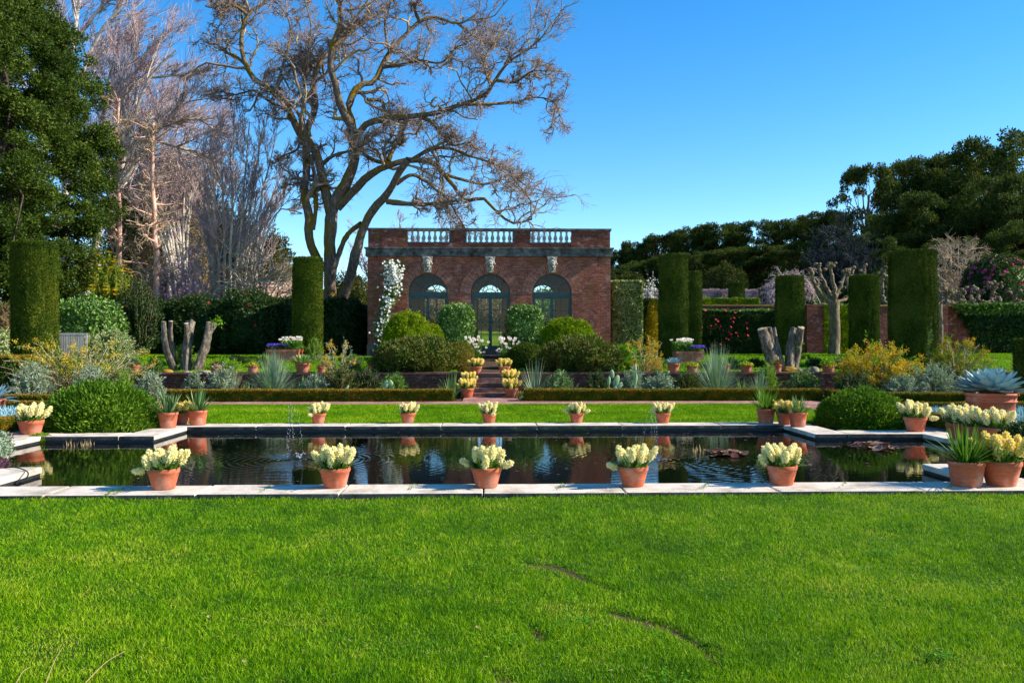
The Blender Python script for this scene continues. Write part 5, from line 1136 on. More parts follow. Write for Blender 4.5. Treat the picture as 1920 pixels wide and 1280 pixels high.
tuft('strappy_clump', 'strappy green clump at hedge end beside the steps and yellow pots', 'plant', 846, 25.0, 42, 696, L_BLADE, 60, .04, .3, z=-.06, emin=25)
tuft('strappy_clump', 'spiky yellow-green clump behind hedge below the agave bowl', 'plant', 563, 25.0, 62, 708, L_AGG, 60, .035, .25, z=-.06)
tuft('strappy_clump', 'spiky yellow-green clump behind hedge beneath the pale tussock', 'plant', 1396, 24.9, 52, 706, L_AGG, 60, .035, .25, z=-.06)
tuft('strappy_clump', 'olive spiky clump behind hedge below primrose pot', 'plant', 466, 24.8, 60, 712, L_AGG, 60, .035, .3, z=-.06)
for px, Y, w, top, m, lab in ((418, 25.0, 62, 694, L_SILVER, 'silver bush against the low brick wall below the bronze succulents'), (366, 25.4, 40, 706, L_SILVER, 'small silver bush in front of the dark brick wall'), (282, 22.6, 60, 706, L_SILVER, 'silver bush behind the sunlit dome shrub'),
                          (60, 23.0, 90, 690, L_SILVER, 'grey-green silver bush beside the pot cut by picture edge'), (170, 23.2, 66, 694, L_SILVER, 'silver bush under the yellow plumes behind the dome'), (590, 25.0, 62, 710, L_SILVER, 'silver clump behind hedge below the small hidden pot'),
                          (1752, 24.0, 120, 690, L_SILVER, 'wide feathery silver bush beside the giant agave'), (1690, 23.6, 70, 712, L_SILVER, 'low silver bush at the foot of the golden plumes'), (1238, 25.0, 70, 706, L_SILVER, 'grey silver clump behind hedge below the silvery agave pot'),
                          (1185, 25.0, 60, 700, L_SILVER, 'bluish clump around the pale cactus'), (1600, 23.8, 80, 708, L_DARKG, 'dark leafy bush at foot of the golden plumes'), (232, 23.0, 46, 706, L_LIME, 'lime green grassy mound just above the sunlit dome'),
                          (640, 25.2, 76, 694, L_DARK, 'brownish tangled shrub below the thin yellow-plumed shrub'), (690, 25.6, 60, 700, L_DARKG, 'dark low shrub in shade below the pansy pot'), (740, 24.9, 52, 708, L_STRAP, 'green leafy clump in front of big bronze shrub'),
                          (1290, 25.2, 60, 705, L_DARK, 'brownish low shrub between silver clump and grass tussock'), (1508, 25.2, 70, 700, L_GLOSS, 'low glossy shrub under the mossy rock'), (1050, 24.9, 60, 706, L_BLADE, 'grey leafy clump in front of the large dark shrub'), (1120, 24.9, 60, 704, L_DARKG, 'dark low clump beside the tall pale cactus'), (940 + 575, 33.2, 40, 668, L_LIME, 'small bright green cushion behind the split stump'),
                          (345, 29.0, 66, 655, L_LIME, 'bright green suckering foliage at base of the pale stump cluster'), (590, 33.0, 34, 640, L_LIME, 'bright green leafy plant at the foot of yew column before oak'), (1440, 26.3, 46, 688, L_LIME, 'fresh green low foliage in front of the grey split stump')):
    loose_shrub('low_shrub', lab, 'shrub', px, Y, w * 1.15, top - 4, m, .12 if m is not L_LIME else .09, .26, int(60 + w * 1.3), 34, z=(-.06 if Y < 27 else None), group='low border shrubs')
# a thin carpet of small leaves over the bed soil
r = np.random.default_rng(8); n = 16000; P = np.c_[r.uniform(-9.2, 9.4, n), r.uniform(24.2, 26.9, n), np.full(n, -.05)]; P = P[np.abs(P[:, 0] - SX) > .95]
a = Acc(); foliage(a, P, np.tile([0, 0, 1.], (len(P), 1)), .14, .35, .4, .8, 0, .8, rng=r); o = a.build('bed_ground_cover', leafmat('bed_leaf', [lin(60, 72, 24), lin(100, 104, 44), lin(120, 128, 70), lin(120, 90, 56)], .8)); tag(o, 'mixed low leaves covering the border soil behind the hedges', 'ground cover', kind='stuff')
# prickly pear cacti
def pads(acc, b, spec):
    for x, z, rx, rz, tilt in spec:
        n, m = 14, 9; A_ = np.arange(n) * 2 * PI / n; T_ = np.linspace(PI/2, -PI/2, m); d = np.stack([np.cos(T_)[:, None]*np.cos(A_), np.cos(T_)[:, None]*np.sin(A_), np.repeat(np.sin(T_)[:, None], n, 1)], -1) * np.array([rx, .035, rz])
        c_, s_ = math.cos(tilt), math.sin(tilt); V = np.stack([d[..., 0]*c_ + d[..., 2]*s_, d[..., 1] + .1*x, -d[..., 0]*s_ + d[..., 2]*c_], -1) + b + np.array([x, 0, z])
        i, j = np.meshgrid(np.arange(m-1), np.arange(n), indexing='ij'); j2 = (j+1) % n; acc.add(V.reshape(-1, 3), np.stack([i*n+j, (i+1)*n+j, (i+1)*n+j2, i*n+j2], -1).reshape(-1, 4), 0, True)
for px, Y, k, lab, spec in ((728, 24.6, 1.0, 'single pale heart-shaped cactus pad behind hedge below bronze shrub', [(0, .16, .06, .18, .1), (.06, .46, .09, .15, -.35), (-.07, .45, .08, .14, .35)]), (645, 24.6, .8, 'tiny white cactus pad poking above hedge', [(0, .25, .1, .13, .2), (.08, .42, .05, .15, .6)]),
                         (1148, 24.6, 1.0, 'tall pale cactus with several slender pads behind hedge', [(-.1, .2, .05, .22, 0), (-.1, .55, .05, .15, .1), (.08, .22, .09, .2, .1), (.12, .55, .09, .18, .3), (0, .75, .06, .13, -.1), (.2, .38, .08, .16, .6)]), (1190, 24.6, 1.0, 'narrow upright cactus next to the several-padded cactus', [(0, .2, .06, .22, 0), (.03, .58, .05, .2, .1), (.02, .9, .03, .15, 0)])):
    q = W(px, 700, Y); q[2] = -.06; a = Acc(); pads(a, np.zeros(3), [(x*k, z*k, rx*k, rz*k, t_) for x, z, rx, rz, t_ in spec]); o = a.build('prickly_pear', L_CACT, None, (0, 0, 0), loc=q); tag(o, lab, 'cactus', 'prickly pear cacti behind the hedge')
# weathered stump clusters
def stump_group(label, px, Y, stems, seed):
    b = base_at(px, Y); root = thing('stump_cluster', label, 'tree stump', b, group='weathered stump clusters')
    for k, (x0, y0, x1, y1, w0, w1) in enumerate(stems):
        p0, p1 = W(x0, y0, Y + .15 * (k % 2)), W(x1, y1, Y - .25 + .3 * (k % 3)); r = np.random.default_rng(seed + k); mid = (p0 + p1) / 2 + r.normal(size=3) * .08
        p0[2] = min(p0[2], gz1(p0[0], Y) - .05); c = resample([p0, mid, p1], 14); ra = np.linspace(M(w0, Y), M(w1, Y), 14) * .43; a = Acc(); S = 14
        T = nrm(np.gradient(c, axis=0)); U = nrm(np.cross(T, [0, 1, .1])); Vv = np.cross(T, U); an = np.arange(S) * 2 * PI / S; kk = 1 + .20 * np.sin(an * 3 + k)[None] * np.ones((14, 1)) + .12 * np.sin(an * 5 + 2 * k)[None] + .09 * r.normal(size=(14, S))
        V = c[:, None] + (ra[:, None] * kk)[..., None] * (np.cos(an)[:, None] * U[:, None] + np.sin(an)[:, None] * Vv[:, None]); i, j = np.meshgrid(np.arange(13), np.arange(S), indexing='ij'); j2 = (j+1) % S
        a.add(V.reshape(-1, 3), np.stack([i*S+j, i*S+j2, (i+1)*S+j2, (i+1)*S+j], -1).reshape(-1, 4), 0, True); top = V[-1]; ctr = top.mean(0) + T[-1] * .02; a.add(np.r_[top, [ctr]], [(q, (q+1) % S, S) for q in range(S)], 1)
        a.build('stump_stem', [STUMPB, CUTWOOD], root, b)
    r = np.random.default_rng(seed); a = Acc(); x0, y0, x1, y1, w0, w1 = stems[-1]; p = W(x1 + 3, y1 - 3, Y); n = 60; foliage(a, p + r.normal(size=(n, 3)) * .1, r.normal(size=(n, 3)), .1, .4, .2, .8, 0, rng=r); a.build('sprouts', L_LIME, root, b)
stump_group('pale sunlit cluster of sawn-off tree stems on the terrace wall', 345, 28.6, [(330, 690, 307, 603, 15, 9), (330, 655, 321, 602, 12, 8), (347, 684, 358, 602, 22, 17), (352, 680, 349, 606, 14, 9), (366, 682, 393, 604, 17, 16), (374, 672, 404, 606, 11, 9)], 40)
stump_group('grey shaded cluster of sawn-off tree stems in front of yew', 1462, 28.6, [(1455, 688, 1428, 616, 26, 19), (1450, 680, 1441, 614, 20, 12), (1468, 685, 1449, 616, 20, 12), (1484, 692, 1503, 614, 28, 14), (1480, 682, 1488, 614, 24, 13), (1486, 694, 1490, 655, 26, 18)], 60)
for px, Y, w, h, lab in ((314, 27.7, 20, 8, 'yellow-brown rounded rock at foot of pale stump cluster'), (351, 27.7, 16, 5, 'flat ochre rock on the wall beside the pale stumps'), (384, 27.7, 22, 6, 'dark rock between pale stumps and bronze succulent pot'), (1480, 27.6, 30, 12, 'large mossy orange rock beside the red succulent pot'), (1497, 27.9, 16, 9, 'small grey rock right of the mossy orange rock'), (1512, 27.9, 13, 8, 'smallest pale rock in the row on the wall'), (1527, 27.9, 18, 11, 'rounded pale rock at the end of the row on the wall'), (135, 22.6, 26, 20, 'brown pointed rock behind the sunlit dome shrub'), (196, 22.6, 18, 10, 'low pinkish rock behind the sunlit dome shrub')):
    q = W(px, 690, Y); z = gz1(q[0], Y) if Y > 27.4 else -.07; q[2] = z; a = Acc(); blob(a, (0, 0, M(h, Y)*.35), (M(w, Y)/2, M(w, Y)*.4, M(h, Y)*.7), 20, 12, wb=.16, seed=px); o = a.build('rock', MOSSROCK if px in (1480, 314) else ROCK, None, (0, 0, 0), loc=q); tag(o, lab, 'rock', 'garden rocks')
# white flowering climber on the facade
r = np.random.default_rng(15); path = resample([(722, 664), (716, 620), (722, 585), (735, 545), (736, 515), (736, 497)], 40); wd_ = np.interp(np.linspace(0, 1, 40), [0, .2, .5, .55, .75, .95, 1], [12, 16, 13, 11, 17, 18, 10])
cl = thing('flowering_climber', 'white flowering climber trained up the pavilion wall beside the window', 'climber', base_at(722, 35.85, 1.05)); ob_ = np.array(cl.location); n = 2600; k = r.integers(0, 40, n); Yc = 35.7 - .3 * r.random(n); P = np.array([W(path[i, 0] + wd_[i] * u, path[i, 1] + v, y) for i, u, v, y in zip(k, r.normal(size=n) * .5, r.normal(size=n) * 5, Yc)])
a = Acc(); foliage(a, P, np.tile([.3, -1, .3], (n, 1)), .10, .55, .3, .2, .05, .7, rng=r); a.build('foliage', L_GLOSS, cl, ob_)
m = r.random(n) < np.where(k > 30, .34, .10); a = Acc(); flowers(a, P[m] + [0.02, -.08, .02], np.tile([.4, -1, .4], (m.sum(), 1)) + r.normal(size=(m.sum(), 3)) * .3, .095, 0, r); a.build('flowers', PET_WHITE, cl, ob_)
a = Acc(); pc = np.array([W(x, y, 35.85) for x, y in path]); tubes(a, pc, np.full(40, .02), 5); a.build('stem', TWIGT, cl, ob_)
# slatted bench
Yb_ = 29.6; q = W(130, 650, Yb_); q[2] = gz1(q[0], Yb_); bench = thing('garden_bench', 'weathered grey slatted wooden bench behind the yellow plumes', 'bench', q, .12); bw = M(54, Yb_) / 2; top = W(130, 624, Yb_)[2] - q[2]
a = Acc(); box(a, -bw, bw, .20, .25, top - .07, top); a.build('backrest_rail', GREYWOOD, bench); a = Acc(); box(a, -bw + .05, bw - .05, .205, .245, .50, .55); a.build('backrest_rail', GREYWOOD, bench)
a = Acc()
for k in range(11): x = -bw + .12 + (2*bw - .24) * k / 10; box(a, x - .03, x + .03, .21, .24, .552, top - .072)
a.build('backrest_slats', GREYWOOD, bench)
a = Acc()
for k in range(5): box(a, -bw + .06, bw - .06, -.28 + .1*k, -.2 + .1*k, .42, .45)
a.build('seat', GREYWOOD, bench)
for sx in (-1, 1):
    for y0, hh in ((-.27, .64), (.20, top - .001)):
        a = Acc(); x0, x1 = sorted((sx*bw, sx*(bw - .06))); box(a, x0, x1, y0, y0 + .06, 0, hh if y0 < 0 else top - .072); a.build('leg', GREYWOOD, bench)
    a = Acc(); x0, x1 = sorted((sx*(bw + .02), sx*(bw - .08))); box(a, x0, x1, -.32, .198, .642, .68); a.build('armrest', GREYWOOD, bench)

for px, Y, w, top, m, lab in ((292, 28.4, 40, 672, L_STRAP, 'leafy green clump on terrace beside the mossy rock and pale stumps'), (420, 29.0, 56, 672, L_LIME, 'bright green clump on terrace behind the bronze succulent pot'), (500, 30.0, 60, 668, L_STRAP, 'green bulb foliage on terrace behind the tall grass tussock'), (445, 31.5, 50, 668, L_DARKG, 'dark low clump on terrace behind the primrose pot'),
    (664, 29.0, 50, 668, L_STRAP, 'green bulb foliage on terrace beside the pansy pot, away from steps'), (722, 29.0, 40, 674, L_LIME, 'yellow-green foliage between the pansy pot and bronze shrub'), (1180, 29.0, 50, 672, L_LIME, 'yellow-green foliage on terrace behind the open wispy shrub'), (1232, 28.6, 40, 676, L_STRAP, 'green bulb foliage beside the silvery agave pot'),
    (1326, 29.5, 44, 674, L_LIME, 'bright foliage on terrace just behind the big spiky tussock'), (1378, 29.0, 46, 672, L_STRAP, 'green bulb foliage on terrace right of the spiky tussock'), (1418, 30.0, 40, 674, L_DARKG, 'dark low clump on terrace just left of the grey split stump'), (1532, 30.0, 50, 674, L_DARKG, 'dark green clump on terrace behind the lime cushion pot'), (1580, 29.0, 50, 668, L_STRAP, 'green foliage on terrace beside the golden plumed shrub'), (240, 29.0, 50, 668, L_VARI, 'pale leafy clump on terrace behind the red succulent pot')):
    loose_shrub('terrace_clump', lab, 'plant', px, Y, w * 1.2, top, m, .13, .24, 70, 26, group='low leafy clumps on the terrace')
# ------------------------------------------------------------------ bare trees at the left, traced stems with grown twigs
def bare_tree(name, label, Y, stems, bark, twig, seed, n1=9, n2=8, n3=7, l1=.34, l2=.5, l3=.6, trop=(0, 0, .5), ang=(22, 50), wig=.14, dev=1.2, s0=.3, tip=.010, z=None, group=None, cat='tree', start=.25):
    r = np.random.default_rng(seed); PP, RR = [], []
    for k, (w0, w1, pts) in enumerate(stems):
        q = resample(np.c_[np.array(pts, float), np.zeros(len(pts))], 16)[:, :2]; s = np.linspace(0, 1, 16); yy = Y + (dev * (((k * 7919) % 13) / 6.0 - 1)) * s
        PP.append(np.array([W(x, y, v) for (x, y), v in zip(q, yy)])); RR.append(M((w0 + (w1 - w0) * s ** .85) / 2, Y))
    P, R = np.stack(PP), np.stack(RR); P[:, 1:-1] += r.normal(size=P[:, 1:-1].shape) * R[:, 1:-1, None] * .25
    b = np.array([P[0, 0, 0], Y, gz1(P[0, 0, 0], Y)]) if z is None else np.array([P[0, 0, 0], Y, z])
    root = thing(name, label, cat, b, group=group); a = Acc(); tubes(a, P, R, 8); a.build('trunk', bark, root, b)
    g1 = grow(P, R, n1, start, 1.0, l1, ang, trop, wig, 8, .55, .016, r, lo=.5, hi=1.3, taper=.45)
    g2 = grow(*g1, n2, .1, 1.0, l2, ang, trop, wig, 6, .6, tip * 1.2, r, lo=.5, hi=1.3, taper=.3)
    g3 = grow(*g2, n3, .05, 1.0, l3, ang, trop, wig, 4, .7, tip, r, lo=.6, hi=1.5, taper=.2)
    a = Acc(); tubes(a, *g1, 5); a.build('branches', bark, root, b); a = Acc(); tubes(a, *g2, 3); tubes(a, *g3, 3); a.build('twigs', twig, root, b); return root
LB = (.35, 0, .55)
bare_tree('bare_tree', 'leaning white-barked bare tree with purplish twigs behind the big evergreen', 52, [
    (20, 3, [(150, 600), (170, 500), (195, 400), (222, 330), (240, 280), (256, 200), (285, 140), (330, 95)]), (11, 2, [(205, 375), (250, 310), (290, 245), (345, 195), (390, 185)]), (9, 3, [(240, 285), (300, 240), (365, 222), (405, 245)]),
    (9, 3, [(226, 322), (230, 260), (240, 150), (262, 80)]), (8, 3, [(256, 205), (255, 130), (300, 70), (312, 60)]), (7, 3, [(215, 345), (190, 260), (200, 170), (215, 100)]), (7, 3, [(280, 258), (330, 275), (385, 290), (410, 330)]), (6, 3, [(285, 145), (340, 140), (375, 130)])],
    PALEBARK, TWIGP, 1, 15, 9, 7, .42, trop=(.3, 0, .45), wig=.10, tip=.011)
bare_tree('bare_tree', 'tall bare tree with fine purple crown at the very top behind evergreen', 64, [
    (16, 5, [(120, 560), (122, 400), (125, 200), (135, 90), (150, 0), (165, -60)]), (10, 4, [(124, 260), (150, 150), (190, 60), (230, 10)]), (8, 3, [(130, 140), (105, 60), (85, -10)]), (8, 3, [(140, 80), (185, 20), (240, -30)]), (8, 3, [(160, 130), (215, 80), (262, 50)]), (7, 3, [(128, 170), (90, 90), (60, 20)])],
    PALEBARK, TWIGP, 2, 15, 9, 7, .44, trop=(.3, 0, .4), wig=.10, tip=.013, start=.3)
bare_tree('bare_tree', 'slim reddish straight-trunked bare tree behind the yellow-topped bush', 45, [(13, 5, [(224, 640), (224, 525), (222, 360), (221, 260), (223, 185)])], REDBARK, TWIGT, 3, 34, 6, 5, .16, ang=(55, 85), trop=(0, 0, .1), start=.3)
bare_tree('bare_tree', 'straight reddish lichen-barked bare trunk standing above the pale stump cluster', 44.5, [(14, 6, [(295, 640), (294, 555), (290, 420), (285, 310), (287, 230)])], REDBARK, TWIGT, 4, 44, 5, 5, .15, ang=(60, 90), trop=(0, 0, .15), start=.25)
fan = [(440, 225), (415, 222), (468, 228), (492, 240), (516, 262), (540, 305), (556, 345), (395, 240), (380, 285), (566, 400), (372, 335), (480, 300)]
bx = [430, 422, 438, 445, 452, 456, 462, 412, 405, 468, 398, 440]
bare_tree('bare_tree', 'many-stemmed vase-shaped bare tree spreading between reddish trunk and oak', 47, [(8, 2, [(bx[k], 640), (bx[k] + (x - bx[k]) * .12, 520), (bx[k] + (x - bx[k]) * .5, 400), (x, y)]) for k, (x, y) in enumerate(fan)], PALEBARK, TWIGP, 5, 12, 7, 6, .25, ang=(14, 40), trop=(.1, 0, .4), wig=.10, dev=2.0, tip=.010, start=.35)
bare_tree('bare_shrub', 'tangled tan bare shrub at the foot of the reddish trunk', 46, [(5, 2, [(330 + 6 * k, 640), (325 + 12 * k, 540), (270 + 34 * k, 455 + 18 * abs(k - 3))]) for k in range(8)], PALEBARK, TWIGT, 6, 10, 5, 4, .5, ang=(25, 65), trop=(0, 0, .0), wig=.22, dev=1.5, tip=.010, cat='shrub')
bare_tree('bare_shrub', 'tangled tan bare shrub in front of the tiled roof', 46, [(5, 2, [(470 + 5 * k, 640), (470 + 9 * k, 560), (430 + 26 * k, 470 + 14 * abs(k - 2))]) for k in range(6)], PALEBARK, TWIGT, 7, 10, 5, 4, .5, ang=(25, 65), trop=(0, 0, .0), wig=.22, dev=1.5, tip=.010, cat='shrub')
bare_tree('bare_tree', 'small grey bare tree seen between the oak trunks and pavilion', 60, [(5, 2, [(720, 620), (735, 500), (750, 420)]), (5, 2, [(722, 620), (790, 500), (850, 425)]), (5, 2, [(718, 620), (690, 520), (670, 440)])], TWIGT, TWIGP, 8, 12, 7, 6, .3, tip=.012)
bare_tree('bare_tree', 'hazy many-branched pinkish bare tree behind both reddish trunks', 57, [(8, 2, [(320 + 3 * k, 640), (322 + 5 * k - 12, 480), (300 + (k - 4) * 16, 330), (x, y)]) for k, (x, y) in enumerate([(205, 250), (235, 200), (262, 175), (295, 165), (325, 160), (352, 172), (378, 190), (402, 225), (418, 270)])], PALEBARK, TWIGP, 9, 14, 8, 7, .30, ang=(20, 50), trop=(.2, 0, .35), wig=.10, dev=2.0, tip=.011, start=.4)
# shrubs and conifers behind the left wall
loose_shrub('magnolia', 'mauve-pink flowering magnolia behind the wall near the reddish trunk', 'shrub', 345, 44.5, 150, 470, PET_MAG, .17, .6, 160, 16, emin=15)
for px, Y, w, top, m, lab in ((330, 62, 150, 300, L_RUST, 'rust-brown conifer glowing behind the bare trees'), (255, 66, 110, 330, L_CONIF, 'dark conifer behind the slim reddish trunk'), (420, 66, 120, 390, L_CONIF, 'olive-brown conifer behind the vase-shaped bare tree'), (500, 64, 110, 440, L_CONIF, 'low dark conifer behind the tiled roof')):
    shrub('conifer', lab, 'tree', px, Y, w, top, m, .30, .35, 1.5, .25, 3, zc=.35, power=.9, jit=.35)
for px, Y, w, top, m, lab in ((660, 56, 90, 520, L_CONIF, 'dark shrub mass beyond the wall between oak trunk and pavilion'), (590, 58, 100, 545, L_CONIF, 'dark shrub beyond the wall behind the oak base'), (800, 60, 150, 552, L_RUST, 'tall olive shrub behind pavilion seen through the first arched window'), (925, 62, 130, 560, L_RUST, 'tan shrub behind pavilion seen through the glazed door'), (1045, 60, 150, 550, L_GLOSS, 'green shrub behind pavilion seen through the far arched window')):
    shrub('background_shrub', lab, 'shrub', px, Y, w, top, m, .2, .4, 1.5, .2, 3, zc=.4)
# tiled roof of an outbuilding behind
q = W(505, 640, 58); q[2] = gz1(q[0], 58); hb = thing('outbuilding', 'small outbuilding with pale clay tile roof behind the bare shrubs', 'building', q); x0, x1 = M(-70, 58), M(42, 58); ze, zr = W(500, 562, 58)[2] - q[2], W(500, 524, 58)[2] - q[2]
a = Acc(); box(a, x0 + .2, x1 - .2, .3, 5, 0, ze); a.build('wall', OCHRE, hb)
a = Acc(); n = 60; xx = np.linspace(x0, x1, n * 4); zc_ = .06 * np.abs(np.sin(np.arange(n * 4) * PI / 4)); V = np.r_[np.c_[xx, np.full(n*4, -.2), ze + zc_], np.c_[xx, np.full(n*4, 2.6), zr + zc_], np.c_[xx, np.full(n*4, 5.4), ze + zc_]]; i = np.arange(n*4 - 1); a.add(V, np.stack([i, i+1, i+1+n*4, i+n*4], -1)); a.add(V, np.stack([i+n*4, i+1+n*4, i+1+n*8, i+n*8], -1)); a.build('roof', noisemat('clay_tile', [(.3, lin(150, 112, 92)), (.6, lin(196, 166, 144)), (.8, lin(170, 150, 130))], 3, stretch=(4, .5, 1)), hb)

# ------------------------------------------------------------------ leafy trees made of leaf clumps round limbs
def leafy(name, b, clumps, n_per, L, mat, rng, trunk=None, asp=.5, label='', cat='tree', group=None, flat=.62, barkm=PALEBARK, jit=.35, lump=.3, cover=None):
    root = thing(name, label, cat, b, group=group); a = Acc()
    for k, (c, rad) in enumerate(clumps):
        n = int(n_per * (rad / np.mean([q[1] for q in clumps])) ** 2); P, N = dome_pts(n, c, rad, rad, rad * flat, rng, lump, 2.2, k, -.8)
        foliage(a, P, N, L, asp, .45, .3, jit * rad, .8, rng=rng)
    a.build('crown', mat, root, b)
    if trunk is not None:
        a = Acc(); tubes(a, trunk[0], trunk[1], 8)
        c0 = trunk[0][-1]; idx = rng.permutation(len(clumps))[:18]; K = 7; t = np.linspace(0, 1, K)[:, None]
        P = np.stack([(trunk[0][int(len(trunk[0]) * rng.uniform(.35, .9))]) * (1 - t) + np.asarray(clumps[i][0]) * t + np.array([0, 0, .12]) * np.linalg.norm(np.asarray(clumps[i][0]) - c0) * np.sin(t * PI) for i in idx])
        P[:, 1:-1] += rng.normal(size=(len(P), K - 2, 3)) * .25; r0 = trunk[1][-1] * .55; tubes(a, P, (r0 * (1 - .8 * t[:, 0]))[None].repeat(len(P), 0), 5); a.build('trunk', barkm, root, b)
    return root
# the big evergreen at the left
r = np.random.default_rng(77); Yt = 38.0; cl_ = []
edge_y = [-60, -20, 50, 100, 150, 250, 350, 390, 450, 500, 560, 640]; edge_x = [60, 92, 140, 170, 190, 192, 196, 212, 192, 176, 160, 150]
for k in range(760):
    y = r.uniform(-90, 600); xe = np.interp(y, edge_y, edge_x); rad = r.uniform(13, 30); x = xe - rad * 1.35 - 34 - (r.random() ** 1.6) * 330; half = 6.5 * math.sqrt(max(.05, 1 - ((x + 90) / 300) ** 2)); yy = Yt + (r.random() * 2 - 1) * half
    p = W(x, y, Yt); p[1] = yy; cl_.append((p, M(rad, Yt)))
tb = base_at(20, Yt); tr_ = resample([tb - [0, 0, .2], tb + [0.2, 0, 5], tb + [-.4, .2, 11], tb + [-.6, 0, 15]], 20)
big = leafy('evergreen_tree', tb, cl_, 480, .125, L_EVER, r, (tr_, np.linspace(.5, .2, 20)), .55, 'towering dense dark evergreen tree filling the upper corner behind the sunlit yew', flat=.8, barkm=DARKBARK, lump=.4)

# live oaks on the hillside: four crowns, copied
def oak_proto(seed, H, Wd, dens=1.0, airy=False, key='live oak'):
    rr = np.random.default_rng(seed); cl = []; n = 185 if not airy else 70
    for k in range(n):
        f = rr.random(); th = rr.random() * 2 * PI; zz = H * (.10 + .88 * rr.random() ** .75) if not airy else H * (.42 + .56 * rr.random()); wv = Wd / 2 * math.sqrt(max(.08, 1 - ((zz / H - .55) / .52) ** 2)) * (.55 + .45 * rr.random()) * (1 + .15 * math.sin(th * 3 + seed)); cl.append((np.array([wv * math.cos(th), wv * math.sin(th), zz]), H * rr.uniform(.05, .10) * (1 if not airy else .8)))
    tr_ = resample([(0, 0, -.5), (.3, .1, H*.3), (-.2, .2, H*.55), (.1, 0, H*.8)], 16)
    return leafy('live_oak_tree', np.zeros(3), cl, int(260 * dens), .24, L_OAKEV, rr, (tr_, np.linspace(H*.032, H*.012, 16)), .55, 'x', flat=.62, barkm=OAKBARK)
PR = [oak_proto(1, 12, 12), oak_proto(2, 12, 10), oak_proto(3, 12, 14), oak_proto(4, 12, 9.5, .8, True)]
HG = 'evergreen oaks covering the hillside'
FILL = 'rounded evergreen oak in the lower hillside tree belt beyond the garden'
hill = [(1900, 258, 300, 74, 2, 'tallest dark evergreen oak on the hilltop at the picture edge'), (1800, 284, 210, 80, 2, 'broad evergreen oak second highest on the hill, left of the tallest'), (1715, 298, 150, 82, 1, 'evergreen oak on hill between the airy one and the broad one'), (1628, 310, 130, 76, 3, 'airy evergreen oak with sky showing through at the hill crest step'), (1868, 330, 190, 66, 2, 'evergreen oak in front of the hilltop tree with pale lit boughs'),
        (1545, 398, 120, 96, 1, 'evergreen oak just below the airy one on the skyline'), (1490, 412, 120, 102, 0, 'skyline evergreen oak above the weeping tree'), (1420, 416, 130, 104, 2, 'wide flat-topped skyline evergreen oak in mid slope'), (1345, 420, 120, 106, 1, 'skyline evergreen oak above the distant yew top'), (1290, 430, 100, 108, 0, 'skyline evergreen oak above the yew pair'), (1240, 440, 96, 110, 3, 'thin-crowned skyline evergreen oak left of the yew pair'), (1197, 452, 90, 112, 1, 'skyline evergreen oak second from the pavilion'), (1162, 472, 70, 112, 0, 'lowest skyline evergreen oak touching the pavilion corner')]
hill += [(x, y, w, Y, v, FILL) for x, y, w, Y, v in ((1760, 370, 190, 68, 1), (1680, 400, 170, 70, 0), (1640, 440, 150, 66, 2), (1560, 455, 140, 84, 0), (1500, 455, 140, 88, 2), (1430, 462, 140, 92, 1), (1370, 468, 130, 96, 0), (1310, 474, 120, 98, 2), (1255, 482, 110, 100, 1), (1200, 492, 100, 102, 0), (1165, 505, 80, 100, 2), (1950, 360, 200, 62, 1), (1930, 420, 180, 58, 0), (1790, 450, 150, 60, 2), (1980, 300, 220, 70, 2))]
for k, (px, top, w, Y, v, lab) in enumerate(hill):
    b = base_at(px, Y); h = W(px, top, Y)[2] - b[2]; PRW = (12, 10, 14, 9.5)[v]; sx = M(w, Y) / PRW; sz_ = h / 12; p = PR[v]
    if p.name in used: o = dup(p, b, k * 1.9, (sx, sx, sz_), lab)
    else: used.add(p.name); o = p; o.location = b; o.scale = (sx, sx, sz_); o.rotation_euler = (0, 0, k * 1.9); o['label'] = lab
    o['group'] = HG if lab != FILL else 'lower belt of evergreen oaks'
# smaller background plants at the right
def fan_stems(cx, base, top, w, n, s=4): return [(s, 1.5, [(cx + (k - n/2) * 2, base), (cx + (k - (n-1)/2) * w / n * .5, (base * .6 + top * .4)), (cx + (k - (n-1)/2) * w / n, top + (abs(k - (n-1)/2) / n) ** 2 * (base - top) * 1.2)]) for k in range(n)]
bare_tree('bare_tree', 'round grey-blue bare tree in hillside shade above the yew columns', 58, fan_stems(1575, 640, 440, 130, 11), TWIGB, TWIGB, 21, 12, 8, 7, .34, ang=(25, 60), trop=(0, 0, .15), tip=.014)
bare_tree('bare_tree', 'spreading tan bare tree beside the pink flowering shrub', 52, fan_stems(1790, 640, 458, 120, 8), PALEBARK, TWIGT, 22, 11, 8, 6, .36, ang=(35, 70), trop=(0, 0, .05), tip=.012)
shrub('pink_camellia', 'large camellia covered in magenta flowers behind the pollarded trees', 'shrub', 1870, 48, 130, 478, L_DARKG, .16, .55, 1.8, .14, 2.5, zc=.5, fl=(PET_MGTA, 260, .24, -.3))
shrub('pink_camellia', 'smaller sunlit camellia with red-pink flowers at the picture edge', 'shrub', 1908, 46, 70, 512, L_GLOSS, .14, .55, 1.8, .14, 2.5, zc=.5, fl=(PET_RED, 130, .22, -.3))
loose_shrub('white_magnolia', 'white flowering magnolia peeping between variegated hedge and yew pair', 'shrub', 1222, 52, 60, 516, PET_WHITE, .15, .5, 60, 14, emin=20)
shrub('bluish_shrub', 'bluish-green soft shrub in shade behind the bare hedge', 'shrub', 1355, 60, 110, 508, L_CONIF, .2, .35, 1.5, .2, 2.5, zc=.4)
shrub('bluish_shrub', 'bluish-green soft shrub behind the white magnolia', 'shrub', 1180, 60, 80, 520, L_CONIF, .2, .35, 1.5, .2, 2.5, zc=.4)
